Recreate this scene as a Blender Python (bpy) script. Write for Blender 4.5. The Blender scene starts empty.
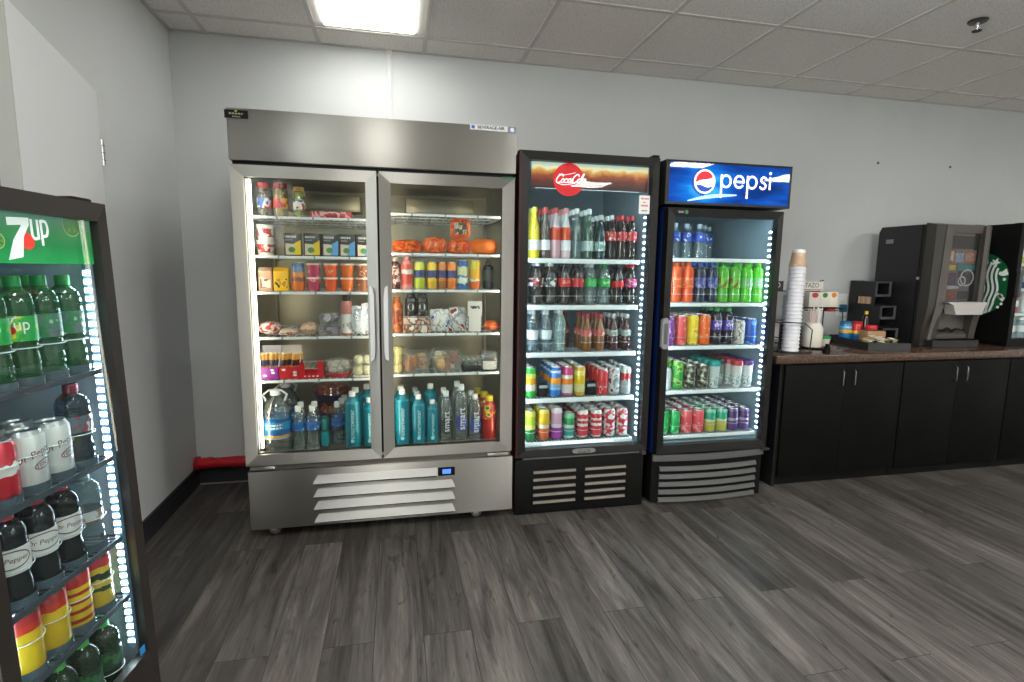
import bpy, bmesh, math, random
from mathutils import Vector, Matrix
random.seed(7)
SC = bpy.context.scene
COL = SC.collection
PI = math.pi
ORG = {}

# ------------------------------------------------------------------ materials
def lin(h):
    h = h.lstrip('#')
    r = []
    for i in (0, 2, 4):
        c = int(h[i:i+2], 16) / 255
        r.append(c / 12.92 if c <= .04045 else ((c + .055) / 1.055) ** 2.4)
    return (r[0], r[1], r[2], 1)

MATS = {}
def newmat(name):
    m = bpy.data.materials.new(name)
    m.use_nodes = True
    nt = m.node_tree
    return m, nt, nt.nodes['Principled BSDF'], nt.nodes['Material Output']

def N(nt, typ, **kw):
    n = nt.nodes.new(typ)
    for k, v in kw.items():
        if k in n.inputs:
            n.inputs[k].default_value = v
        else:
            setattr(n, k, v)
    return n

def ramp(nt, stops, mode='LINEAR'):
    r = nt.nodes.new('ShaderNodeValToRGB')
    cr = r.color_ramp
    cr.interpolation = mode
    while len(cr.elements) < len(stops):
        cr.elements.new(.5)
    for e, (p, c) in zip(cr.elements, stops):
        e.position = p
        e.color = lin(c) if isinstance(c, str) else c
    return r

def M(hexc, rough=.5, metal=0., coat=0., spec=.5, var=0., scale=40.):
    key = ('M', hexc, rough, metal, coat, spec, var, scale)
    if key in MATS: return MATS[key]
    m, nt, b, out = newmat('plain_' + hexc.strip('#'))
    b.inputs['Base Color'].default_value = lin(hexc)
    b.inputs['Roughness'].default_value = rough
    b.inputs['Metallic'].default_value = metal
    b.inputs['Coat Weight'].default_value = coat
    b.inputs['Specular IOR Level'].default_value = spec
    if var:
        tc = N(nt, 'ShaderNodeTexCoord')
        no = N(nt, 'ShaderNodeTexNoise', Scale=scale, Detail=3.)
        nt.links.new(tc.outputs['Object'], no.inputs['Vector'])
        c = lin(hexc)
        r = ramp(nt, [(.3, tuple(x * (1 - var) for x in c[:3]) + (1,)), (.7, tuple(min(1, x * (1 + var)) for x in c[:3]) + (1,))])
        nt.links.new(no.outputs['Fac'], r.inputs['Fac'])
        nt.links.new(r.outputs['Color'], b.inputs['Base Color'])
    MATS[key] = m
    return m

def PR(stops, scale=45., rough=.35, stretch=(1, 1, 1), coat=.2, seed=0., detail=1.5):
    """printed packaging: patches of several inks"""
    key = ('PR', tuple(stops), scale, rough, stretch, seed, detail)
    if key in MATS: return MATS[key]
    m, nt, b, out = newmat('print_' + stops[0][1].strip('#'))
    tc = N(nt, 'ShaderNodeTexCoord')
    mp = N(nt, 'ShaderNodeMapping')
    mp.inputs['Scale'].default_value = stretch
    mp.inputs['Location'].default_value = (seed, seed * .7, seed * 1.3)
    no = N(nt, 'ShaderNodeTexNoise', Scale=scale, Detail=detail)
    nt.links.new(tc.outputs['Object'], mp.inputs['Vector'])
    nt.links.new(mp.outputs['Vector'], no.inputs['Vector'])
    r = ramp(nt, list(stops), 'CONSTANT')
    nt.links.new(no.outputs['Fac'], r.inputs['Fac'])
    nt.links.new(r.outputs['Color'], b.inputs['Base Color'])
    b.inputs['Roughness'].default_value = rough
    b.inputs['Coat Weight'].default_value = coat
    MATS[key] = m
    return m

def BAND(stops, h, rough=.3, metal=0., mode='CONSTANT', noise=.0, nscale=60., coat=.3, z0=0.):
    """ink bands up the height of a can or bottle: stops run over z/h, edges roughened by a little noise"""
    key = ('B', tuple(stops), h, rough, metal, mode, noise, nscale, z0)
    if key in MATS: return MATS[key]
    m, nt, b, out = newmat('bands_' + stops[0][1].strip('#'))
    tc = N(nt, 'ShaderNodeTexCoord')
    sp = N(nt, 'ShaderNodeSeparateXYZ')
    nt.links.new(tc.outputs['Object'], sp.inputs['Vector'])
    d = N(nt, 'ShaderNodeMath', operation='MULTIPLY_ADD')
    d.inputs[1].default_value = 1 / h
    d.inputs[2].default_value = -z0 / h
    nt.links.new(sp.outputs['Z'], d.inputs[0])
    src = d.outputs[0]
    if noise:
        no = N(nt, 'ShaderNodeTexNoise', Scale=nscale, Detail=2.)
        nt.links.new(tc.outputs['Object'], no.inputs['Vector'])
        a = N(nt, 'ShaderNodeMath', operation='MULTIPLY_ADD')
        a.inputs[1].default_value = noise
        nt.links.new(no.outputs['Fac'], a.inputs[0])
        s2 = N(nt, 'ShaderNodeMath', operation='SUBTRACT')
        s2.inputs[1].default_value = noise / 2
        nt.links.new(src, s2.inputs[0])
        nt.links.new(s2.outputs[0], a.inputs[2])
        src = a.outputs[0]
    r = ramp(nt, list(stops), mode)
    nt.links.new(src, r.inputs['Fac'])
    nt.links.new(r.outputs['Color'], b.inputs['Base Color'])
    b.inputs['Roughness'].default_value = rough
    b.inputs['Metallic'].default_value = metal
    b.inputs['Coat Weight'].default_value = coat
    MATS[key] = m
    return m

def CLEAR(hexc='#ffffff', clear=.85, gloss='#ffffff', rough=.05, body='#dfe8ea', base=.04, edge=None):
    """thin clear plastic or glass: see-through, tinted, with mirror gloss growing at grazing angles"""
    key = ('CL', hexc, clear, rough, body, base, edge)
    if key in MATS: return MATS[key]
    m, nt, b, out = newmat('clear_' + hexc.strip('#'))
    nt.nodes.remove(b)
    tr = N(nt, 'ShaderNodeBsdfTransparent'); tr.inputs['Color'].default_value = lin(hexc)
    di = N(nt, 'ShaderNodeBsdfDiffuse'); di.inputs['Color'].default_value = lin(body)
    gl = N(nt, 'ShaderNodeBsdfGlossy'); gl.inputs['Color'].default_value = lin(gloss); gl.inputs['Roughness'].default_value = rough
    lw = N(nt, 'ShaderNodeLayerWeight'); lw.inputs['Blend'].default_value = .5
    pw = N(nt, 'ShaderNodeMath', operation='POWER'); pw.inputs[1].default_value = 5.
    fr = N(nt, 'ShaderNodeMath', operation='MULTIPLY_ADD'); fr.inputs[1].default_value = .9; fr.inputs[2].default_value = base
    nt.links.new(lw.outputs['Facing'], pw.inputs[0]); nt.links.new(pw.outputs[0], fr.inputs[0])
    m1 = N(nt, 'ShaderNodeMixShader'); m1.inputs[0].default_value = 1 - clear
    m2 = N(nt, 'ShaderNodeMixShader')
    nt.links.new(tr.outputs[0], m1.inputs[1]); nt.links.new(di.outputs[0], m1.inputs[2])
    if edge:      # thicker plastic along the line of sight at the rims
        er = ramp(nt, [(.35, hexc), (.85, edge)]); nt.links.new(lw.outputs['Facing'], er.inputs['Fac']); nt.links.new(er.outputs['Color'], tr.inputs['Color'])
    nt.links.new(fr.outputs[0], m2.inputs[0]); nt.links.new(m1.outputs[0], m2.inputs[1]); nt.links.new(gl.outputs[0], m2.inputs[2])
    nt.links.new(m2.outputs[0], out.inputs['Surface'])
    MATS[key] = m
    return m

def EMIT(hexc, strength):
    key = ('E', hexc, strength)
    if key in MATS: return MATS[key]
    m, nt, b, out = newmat('lit_' + hexc.strip('#'))
    b.inputs['Base Color'].default_value = lin(hexc)
    b.inputs['Emission Color'].default_value = lin(hexc)
    b.inputs['Emission Strength'].default_value = strength
    MATS[key] = m
    return m

def steel_mat(name, base='#aeaca6', r0=.40, r1=.46, aniso=.92):
    """sheet steel brushed along x: reflections smear up and down"""
    m, nt, b, out = newmat(name)
    tc = N(nt, 'ShaderNodeTexCoord')
    mp = N(nt, 'ShaderNodeMapping'); mp.inputs['Scale'].default_value = (2, 2, 240)
    no = N(nt, 'ShaderNodeTexNoise', Scale=1., Detail=3.)
    nt.links.new(tc.outputs['Object'], mp.inputs['Vector']); nt.links.new(mp.outputs['Vector'], no.inputs['Vector'])
    mr = N(nt, 'ShaderNodeMapRange'); mr.inputs['To Min'].default_value = r0; mr.inputs['To Max'].default_value = r1
    nt.links.new(no.outputs['Fac'], mr.inputs['Value']); nt.links.new(mr.outputs[0], b.inputs['Roughness'])
    b.inputs['Base Color'].default_value = lin(base)
    b.inputs['Metallic'].default_value = 1.
    b.inputs['Anisotropic'].default_value = aniso
    tg = N(nt, 'ShaderNodeTangent'); tg.direction_type = 'RADIAL'; tg.axis = 'Z'
    nt.links.new(tg.outputs[0], b.inputs['Tangent']); b.inputs['Anisotropic Rotation'].default_value = .25
    return m

STEEL = steel_mat('brushed_steel')
STEEL_IN = M('#aca592', .30, .75, var=.06, scale=4)
BLACK = M('#1b1b1c', .42, var=.15, scale=9)
BLACKFRAME = M('#171616', .42, spec=.35, var=.1, scale=6)
BLACKMAT = M('#080808', .6, spec=.2)
RUBBER = M('#0c0c0d', .7)
CHROME = M('#cfcfcf', .18, 1.)
ALU = M('#c6c8c9', .3, 1.)
WHITE = M('#eeeeea', .45)
WIRE = M('#e8ebec', .35)
LINER = M('#94aab6', .5, var=.05, scale=3)
GLASS = CLEAR('#f4f8f7', .995, rough=.0, base=.010)
PET = CLEAR('#f4fafa', .93, body='#dfeaec', base=.07, edge='#6f8686')
RED = M('#c01522', .35)

# ------------------------------------------------------------------ mesh builder
class MB:
    def __init__(s):
        s.bm = bmesh.new(); s.mats = []
    def mi(s, m):
        if m not in s.mats: s.mats.append(m)
        return s.mats.index(m)
    def _fin(s, faces, m, smooth=False):
        i = s.mi(m)
        for f in faces:
            f.material_index = i; f.smooth = smooth
    def box(s, x0, x1, y0, y1, z0, z1, m, bev=0., seg=2):
        vs = [s.bm.verts.new((x, y, z)) for z in (z0, z1) for y in (y0, y1) for x in (x0, x1)]
        idx = [(0, 2, 3, 1), (4, 5, 7, 6), (0, 1, 5, 4), (2, 6, 7, 3), (0, 4, 6, 2), (1, 3, 7, 5)]
        fs = [s.bm.faces.new([vs[i] for i in q]) for q in idx]
        if bev:
            es = list({e for f in fs for e in f.edges})
            r = bmesh.ops.bevel(s.bm, geom=es + vs, offset=bev, segments=seg, affect='EDGES', profile=.5)
            fs = list({f for f in r['faces']} | {f for f in fs if f.is_valid})
            s._fin(fs, m, True)
        else:
            s._fin(fs, m)
        return s
    def quad(s, pts, m):
        f = s.bm.faces.new([s.bm.verts.new(p) for p in pts]); s._fin([f], m); return s
    def lathe(s, prof, m, c=(0, 0, 0), seg=20, ms=None, axis='z', a0=0., a1=2 * PI, sx=1., sy=1.):
        """prof: (r,z) list from bottom to top; ms: a material for each step"""
        full = abs(a1 - a0 - 2 * PI) < 1e-6
        n = seg if full else seg + 1
        def pt(r, z, a):
            x, y = r * math.cos(a) * sx, r * math.sin(a) * sy
            p = {'z': (x, y, z), 'y': (x, z, y), 'x': (z, x, y)}[axis]
            return (p[0] + c[0], p[1] + c[1], p[2] + c[2])
        rings = []
        for r, z in prof:
            if r < 1e-6: rings.append([s.bm.verts.new(pt(0, z, 0))])
            else: rings.append([s.bm.verts.new(pt(r, z, a0 + (a1 - a0) * k / seg)) for k in range(n)])
        for i in range(len(prof) - 1):
            A, B = rings[i], rings[i + 1]; fs = []
            for k in range(seg):
                k2 = (k + 1) % n
                if len(A) == 1 and len(B) == 1: continue
                q = [A[0], B[k2], B[k]] if len(A) == 1 else [A[k], A[k2], B[0]] if len(B) == 1 else [A[k], A[k2], B[k2], B[k]]
                if axis == 'y': q.reverse()
                fs.append(s.bm.faces.new(q))
            s._fin(fs, ms[i] if ms else m, True)
        return s
    def tube(s, pts, r, m, seg=6, closed=False):
        P = [Vector(p) for p in pts]; n = len(P); rings = []
        up = Vector((0, 0, 1))
        prev = None
        for i, p in enumerate(P):
            if closed: t = P[(i + 1) % n] - P[i - 1]
            else: t = P[min(i + 1, n - 1)] - P[max(i - 1, 0)]
            t.normalize()
            if prev is None:
                a = t.cross(up)
                if a.length < .1: a = t.cross(Vector((1, 0, 0)))
            else:
                a = prev - t * prev.dot(t)
                if a.length < 1e-4: a = t.cross(up)
            a.normalize(); prev = a
            b = t.cross(a)
            rings.append([s.bm.verts.new(p + (a * math.cos(2 * PI * k / seg) + b * math.sin(2 * PI * k / seg)) * r) for k in range(seg)])
        fs = []
        for i in range(n if closed else n - 1):
            A, B = rings[i], rings[(i + 1) % n]
            for k in range(seg):
                fs.append(s.bm.faces.new([A[k], A[(k + 1) % seg], B[(k + 1) % seg], B[k]]))
        if not closed:
            fs.append(s.bm.faces.new(rings[0][::-1])); fs.append(s.bm.faces.new(rings[-1]))
        s._fin(fs, m, True)
        return s
    def prism(s, poly, a, b, m, plane='xz', smooth=False):
        """outline extruded from a to b along the axis that plane leaves out"""
        def p3(u, v, w):
            return {'xz': (u, w, v), 'yz': (w, u, v), 'xy': (u, v, w)}[plane]
        A = [s.bm.verts.new(p3(u, v, a)) for u, v in poly]; B = [s.bm.verts.new(p3(u, v, b)) for u, v in poly]
        n = len(poly)
        fs = [s.bm.faces.new(A), s.bm.faces.new(B[::-1])]
        side = [s.bm.faces.new([A[i], B[i], B[(i + 1) % n], A[(i + 1) % n]]) for i in range(n)]
        s._fin(fs, m); s._fin(side, m, smooth)
        bmesh.ops.recalc_face_normals(s.bm, faces=fs + side)
        return s
    def frame(s, X0, X1, Z0, Z1, x0, x1, z0, z1, yo, yi, yb, m):
        """mitred door frame facing -y: outer edge at yo, inner edge at yi, back at yb"""
        o = [(X0, Z0), (X1, Z0), (X1, Z1), (X0, Z1)]; i = [(x0, z0), (x1, z0), (x1, z1), (x0, z1)]
        fs = []
        for k in range(4):
            j = (k + 1) % 4
            a, b, c, d = o[k], o[j], i[j], i[k]
            V = s.bm.verts.new
            q = [V((a[0], yo, a[1])), V((b[0], yo, b[1])), V((c[0], yi, c[1])), V((d[0], yi, d[1]))]
            w = [V((a[0], yb, a[1])), V((b[0], yb, b[1])), V((c[0], yb, c[1])), V((d[0], yb, d[1]))]
            F = s.bm.faces.new
            fs += [F(q), F(w[::-1]), F([q[0], w[0], w[1], q[1]]), F([q[3], q[2], w[2], w[3]]), F([q[0], q[3], w[3], w[0]]), F([q[1], w[1], w[2], q[2]])]
        bmesh.ops.recalc_face_normals(s.bm, faces=fs)
        s._fin(fs, m)
        return s
    def pillow(s, w, h, d, m, c=(0, 0, 0), n=9, lump=.12, seed=1, crimp=.5, ms=None, rd=.08):
        """soft bag standing in the xz plane, bulging along y"""
        rnd = random.Random(seed)
        G = {}
        for side in (-1, 1):
            for i in range(n + 1):
                for j in range(n + 1):
                    u, v = 2 * i / n - 1, 2 * j / n - 1; ur, vr = u * (1 - rd * v * v), v * (1 - rd * u * u)
                    edge = i in (0, n) or j in (0, n)
                    t = max(0, (1 - u * u)) ** crimp * max(0, (1 - v * v)) ** crimp
                    y = side * d / 2 * t * (1 + rnd.uniform(-lump, lump) * 2)
                    if edge:
                        if (i, j, 0) not in G:
                            G[i, j, 0] = s.bm.verts.new((c[0] + ur * w / 2 + rnd.uniform(-1, 1) * w * lump * .15, c[1], c[2] + h / 2 + max(-1., vr + rnd.uniform(-1, 1) * lump * .3) * h / 2))
                        G[i, j, side] = G[i, j, 0]
                    else:
                        G[i, j, side] = s.bm.verts.new((c[0] + ur * w / 2 * .98, c[1] + y, c[2] + h / 2 + vr * h / 2 * .98))
        fs = []
        for side in (-1, 1):
            for i in range(n):
                for j in range(n):
                    q = [G[i, j, side], G[i + 1, j, side], G[i + 1, j + 1, side], G[i, j + 1, side]]
                    if side == 1: q.reverse()
                    fs.append(s.bm.faces.new(q))
        s._fin(fs, m, True)
        return s
    def blob(s, c, r, m, seed=1, amp=.18, seg=8, rings=6):
        rnd = random.Random(seed)
        R = []
        for i in range(rings + 1):
            th = PI * i / rings
            ring = []
            for k in range(seg if 0 < i < rings else 1):
                ph = 2 * PI * k / seg
                q = 1 + rnd.uniform(-amp, amp)
                ring.append(s.bm.verts.new((c[0] + r[0] * q * math.sin(th) * math.cos(ph), c[1] + r[1] * q * math.sin(th) * math.sin(ph), c[2] - r[2] * q * math.cos(th))))
            R.append(ring)
        fs = []
        for i in range(rings):
            A, B = R[i], R[i + 1]
            for k in range(seg):
                k2 = (k + 1) % seg
                q = [A[0], B[k2], B[k]] if len(A) == 1 else [A[k], A[k2], B[0]] if len(B) == 1 else [A[k], A[k2], B[k2], B[k]]
                fs.append(s.bm.faces.new(q))
        s._fin(fs, m, True)
        return s
    def xform(s, mat):
        bmesh.ops.transform(s.bm, matrix=mat, verts=s.bm.verts); return s
    def build(s, name, parent=None, sharp=40):
        me = bpy.data.meshes.new(name)
        off = ORG.get(parent.name, Vector((0, 0, 0))) if parent else Vector((0, 0, 0))
        if off.length: bmesh.ops.translate(s.bm, verts=s.bm.verts, vec=-off)
        s.bm.to_mesh(me); s.bm.free()
        for m in s.mats: me.materials.append(m)
        me.set_sharp_from_angle(angle=math.radians(sharp))
        o = bpy.data.objects.new(name, me); COL.objects.link(o)
        if parent:
            o.parent = parent; ORG[o.name] = off
        else:
            ORG[o.name] = Vector((0, 0, 0))
        return o

LABELS = {}
def tag(o, label, cat, group=None, kind=None):
    if label:
        o['label'] = label
        LABELS.setdefault(label, []).append(o.name)
    if cat: o['category'] = cat
    if group: o['group'] = group
    if kind: o['kind'] = kind
    return o
def thing(name, label, cat, loc=(0, 0, 0), group=None, local=False):
    o = bpy.data.objects.new(name, None); COL.objects.link(o)
    o.location = loc; o.empty_display_size = .05
    ORG[o.name] = Vector((0, 0, 0)) if local else Vector(loc)
    return tag(o, label, cat, group)
def kids(o): return KID.get(o.name, [])
KID = {}
def dup(o, loc, label=None, group=None, mat=None, cat=None):
    """a copy of a thing with copies of its parts and their sub-parts"""
    def cp(src, parent):
        c = src.copy(); COL.objects.link(c)
        if parent: c.parent = parent
        for ch in [x for x in ALLKIDS(src)]: cp(ch, c)
        return c
    r = cp(o, None)
    if mat is not None: r.matrix_world = mat
    else: r.location = loc
    if label: r['label'] = label; LABELS.setdefault(label, []).append(r.name)
    if group: r['group'] = group
    if cat: r['category'] = cat
    return r
def ALLKIDS(o): return list(o.children)
def struct(o): o['kind'] = 'structure'; return o

# ------------------------------------------------------------------ lettering
def text_polys(body, size, shear=0., align='CENTER', space=1., sx=1.):
    cu = bpy.data.curves.new('lettering', 'FONT'); cu.body = body; cu.size = size; cu.shear = shear
    cu.align_x = align; cu.align_y = 'CENTER'; cu.space_character = space; cu.resolution_u = 3
    o = bpy.data.objects.new('lettering', cu); COL.objects.link(o)
    me = bpy.data.meshes.new_from_object(o.evaluated_get(bpy.context.evaluated_depsgraph_get()))
    V = [(v.co.x * sx, v.co.y) for v in me.vertices]; F = [list(p.vertices) for p in me.polygons]
    bpy.data.objects.remove(o); bpy.data.meshes.remove(me); bpy.data.curves.remove(cu)
    return V, F
def poly_union(items):
    V, F = [], []
    for v, f in items:
        n = len(V); V += v; F += [[i + n for i in q] for q in f]
    return V, F
def shift(vf, dx, dy, s=1., rot=0.):
    c, n = math.cos(rot), math.sin(rot)
    return [((x * c - y * n) * s + dx, (x * n + y * c) * s + dy) for x, y in vf[0]], vf[1]
def stroke(pts, w, closed=False, cap=True, sub=5, taper=None):
    """a pen stroke with round ends as flat polygons"""
    P = [Vector((x, y)) for x, y in pts]; n = len(P); Q = []
    if n > 2:
        rng = range(n if closed else n - 1)
        for i in rng:
            p0, p1, p2, p3 = (P[(i - 1) % n], P[i], P[(i + 1) % n], P[(i + 2) % n]) if closed else (P[max(i - 1, 0)], P[i], P[i + 1], P[min(i + 2, n - 1)])
            for k in range(sub):
                t = k / sub
                Q.append(.5 * ((2 * p1) + (p2 - p0) * t + (2 * p0 - 5 * p1 + 4 * p2 - p3) * t * t + (3 * p1 - p0 - 3 * p2 + p3) * t ** 3))
        if not closed: Q.append(P[-1])
    else: Q = P
    V, F, n = [], [], len(Q)
    for i, p in enumerate(Q):
        t = (Q[(i + 1) % n] - Q[i - 1]) if closed else (Q[min(i + 1, n - 1)] - Q[max(i - 1, 0)])
        t.normalize(); a = Vector((-t.y, t.x)) * (w / 2 * (taper(i / (n - 1)) if taper else 1))
        V += [tuple(p + a), tuple(p - a)]
    for i in range(n if closed else n - 1):
        j = (i + 1) % n
        F.append([2 * i, 2 * i + 1, 2 * j + 1, 2 * j])
    if cap and not closed:
        for p in (Q[0], Q[-1]):
            k = len(V); V += [(p.x + w / 2 * math.cos(2 * PI * q / 10), p.y + w / 2 * math.sin(2 * PI * q / 10)) for q in range(10)]
            F.append(list(range(k, k + 10)))
    return V, F
def arc(cx, cy, rx, ry, a0, a1, n=9):
    return [(cx + rx * math.cos(math.radians(a0 + (a1 - a0) * i / n)), cy + ry * math.sin(math.radians(a0 + (a1 - a0) * i / n))) for i in range(n + 1)]
def disc(cx, cy, r, n=32, ry=None):
    return [(cx + r * math.cos(2 * PI * i / n), cy + (ry or r) * math.sin(2 * PI * i / n)) for i in range(n)], [list(range(n))]
def lay(mb, vf, m, mapf, depth=None):
    """puts flat lettering on a surface through mapf(u, v, lift)"""
    V, F = vf
    vs = [mb.bm.verts.new(mapf(x, y, 0.)) for x, y in V]
    fs = []
    for f in F:
        if len(set(f)) < 3: continue
        try: fs.append(mb.bm.faces.new([vs[i] for i in f]))
        except ValueError: pass
    mb._fin(fs, m)
    return mb
def wall_map(x, y, z, ux=(1, 0, 0)):
    return lambda u, v, l: (x + u * ux[0], y + u * ux[1] - l, z + v)
def cyl_map(R, zc, c=(0, 0, 0), ang=-PI / 2, turn=0.):
    cs, sn = math.cos(turn), math.sin(turn)
    def f(u, v, l):
        u, v = u * cs - v * sn, u * sn + v * cs
        a = ang + u / R
        return (c[0] + R * math.cos(a), c[1] + R * math.sin(a), c[2] + zc + v)
    return f

def script_cola():
    """flowing white cola script, about 4.6 wide and 1.6 high"""
    w = .105; S = []
    def sl(p, dx): return [(x + dx + y * .35, y) for x, y in p]
    bigC = [(.95, 1.0), (.78, 1.22), (.5, 1.2), (.2, .85), (.1, .4), (.3, .05), (.65, .05), (.95, .3)]
    o = arc(.28, .3, .22, .3, 60, 420, 10)
    cc = [(.5, .5), (.3, .6), (.08, .38), (.15, .05), (.42, .05), (.6, .2)]
    st = [(.5, .58), (.46, .2), (.55, .02), (.72, .12)]
    el = [(.1, .1), (.35, .8), (.42, 1.25), (.28, 1.3), (.16, .8), (.16, .2), (.28, .0), (.45, .12)]
    for p, dx in ((bigC, 0), (o, .85), (cc, 1.35), (o, 1.9), (st, 1.9), (bigC, 2.55), (o, 3.4), (el, 3.8), (o, 4.2), (st, 4.2)):
        S.append(stroke(sl(p, dx), w * (1.5 if p is bigC else 1.15)))
    S.append(stroke(sl([(0, .35), (.22, .42)], 2.5), w * 1.2))
    S.append(stroke([(.6, 1.25), (1.4, 1.15), (2.4, 1.3), (3.2, 1.5)], w * .7))
    S.append(stroke([(.4, 0.0), (1.2, -.28), (2.3, -.2), (3.1, -.05)], w * .8))
    return poly_union(S)
def word_pepsi():
    """round thin lower-case lettering, x-height 1"""
    w = .17; r = .42; S = []
    def p(x): return [stroke([(x, -.75), (x, .95)], w), stroke(arc(x + r, .5, r, .46, 0, 360, 16)[:-1], w, closed=True)]
    def e(x): return [stroke(arc(x + r, .5, r, .46, 0, 320, 14), w), stroke([(x, .5), (x + 2 * r, .5)], w)]
    def s_(x): return [stroke([(x + .52, .86), (x + .28, .97), (x + .06, .8), (x + .12, .6), (x + .36, .48), (x + .52, .3), (x + .42, .08), (x + .2, .03), (x, .16)], w)]
    S += p(0) + e(1.2) + p(2.4) + s_(3.6) + [stroke([(4.5, .05), (4.5, .95)], w), disc(4.5, 1.3, .12)]
    return poly_union(S)

def marks(w, h, rows, seed=1):
    """print too small to read: rows of short word-length dashes"""
    rnd = random.Random(seed); V, F = [], []
    for r in range(rows):
        z0 = h / 2 - h * (r + .85) / rows; z1 = z0 + h / rows * .6; x = -w / 2 + rnd.uniform(0, .1) * w
        while x < w / 2:
            l = min(rnd.uniform(.08, .22) * w, w / 2 - x); n = len(V)
            V += [(x, z0), (x + l, z0), (x + l, z1), (x, z1)]; F.append([n, n + 1, n + 2, n + 3]); x += l + .05 * w
    return V, F
# ------------------------------------------------------------------ camera
cam = bpy.data.cameras.new('camera'); cam.lens = 18.72; cam.sensor_width = 36; cam.clip_start = .05
co = bpy.data.objects.new('camera', cam); COL.objects.link(co)
yaw, pitch, roll = -.2145, .1332, .0128
fw = Vector((-math.sin(yaw) * math.cos(pitch), math.cos(yaw) * math.cos(pitch), -math.sin(pitch)))
rt = Vector((math.cos(yaw), math.sin(yaw), 0)); up = rt.cross(fw)
r2 = rt * math.cos(roll) + up * math.sin(roll); u2 = up * math.cos(roll) - rt * math.sin(roll)
co.matrix_world = Matrix(((r2.x, u2.x, -fw.x, 1.6405), (r2.y, u2.y, -fw.y, -3.5153), (r2.z, u2.z, -fw.z, 1.349), (0, 0, 0, 1)))
SC.camera = co

# ------------------------------------------------------------------ room
XL, XR, YB, YF, H = .417, 8.6, 0., -8.2, 2.655
def paint(name, hexc):
    m, nt, b, out = newmat(name)
    tc = N(nt, 'ShaderNodeTexCoord'); no = N(nt, 'ShaderNodeTexNoise', Scale=220., Detail=2.); n2 = N(nt, 'ShaderNodeTexNoise', Scale=2.2, Detail=3.)
    nt.links.new(tc.outputs['Object'], no.inputs['Vector']); nt.links.new(tc.outputs['Object'], n2.inputs['Vector'])
    c = lin(hexc); r = ramp(nt, [(.3, tuple(x * .95 for x in c[:3]) + (1,)), (.7, c)])
    nt.links.new(n2.outputs['Fac'], r.inputs['Fac']); nt.links.new(r.outputs['Color'], b.inputs['Base Color'])
    bu = N(nt, 'ShaderNodeBump', Strength=.12, Distance=.002); nt.links.new(no.outputs['Fac'], bu.inputs['Height']); nt.links.new(bu.outputs[0], b.inputs['Normal'])
    b.inputs['Roughness'].default_value = .62
    return m
PAINT = paint('grey_wall_paint', '#c6c9c9')

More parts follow.
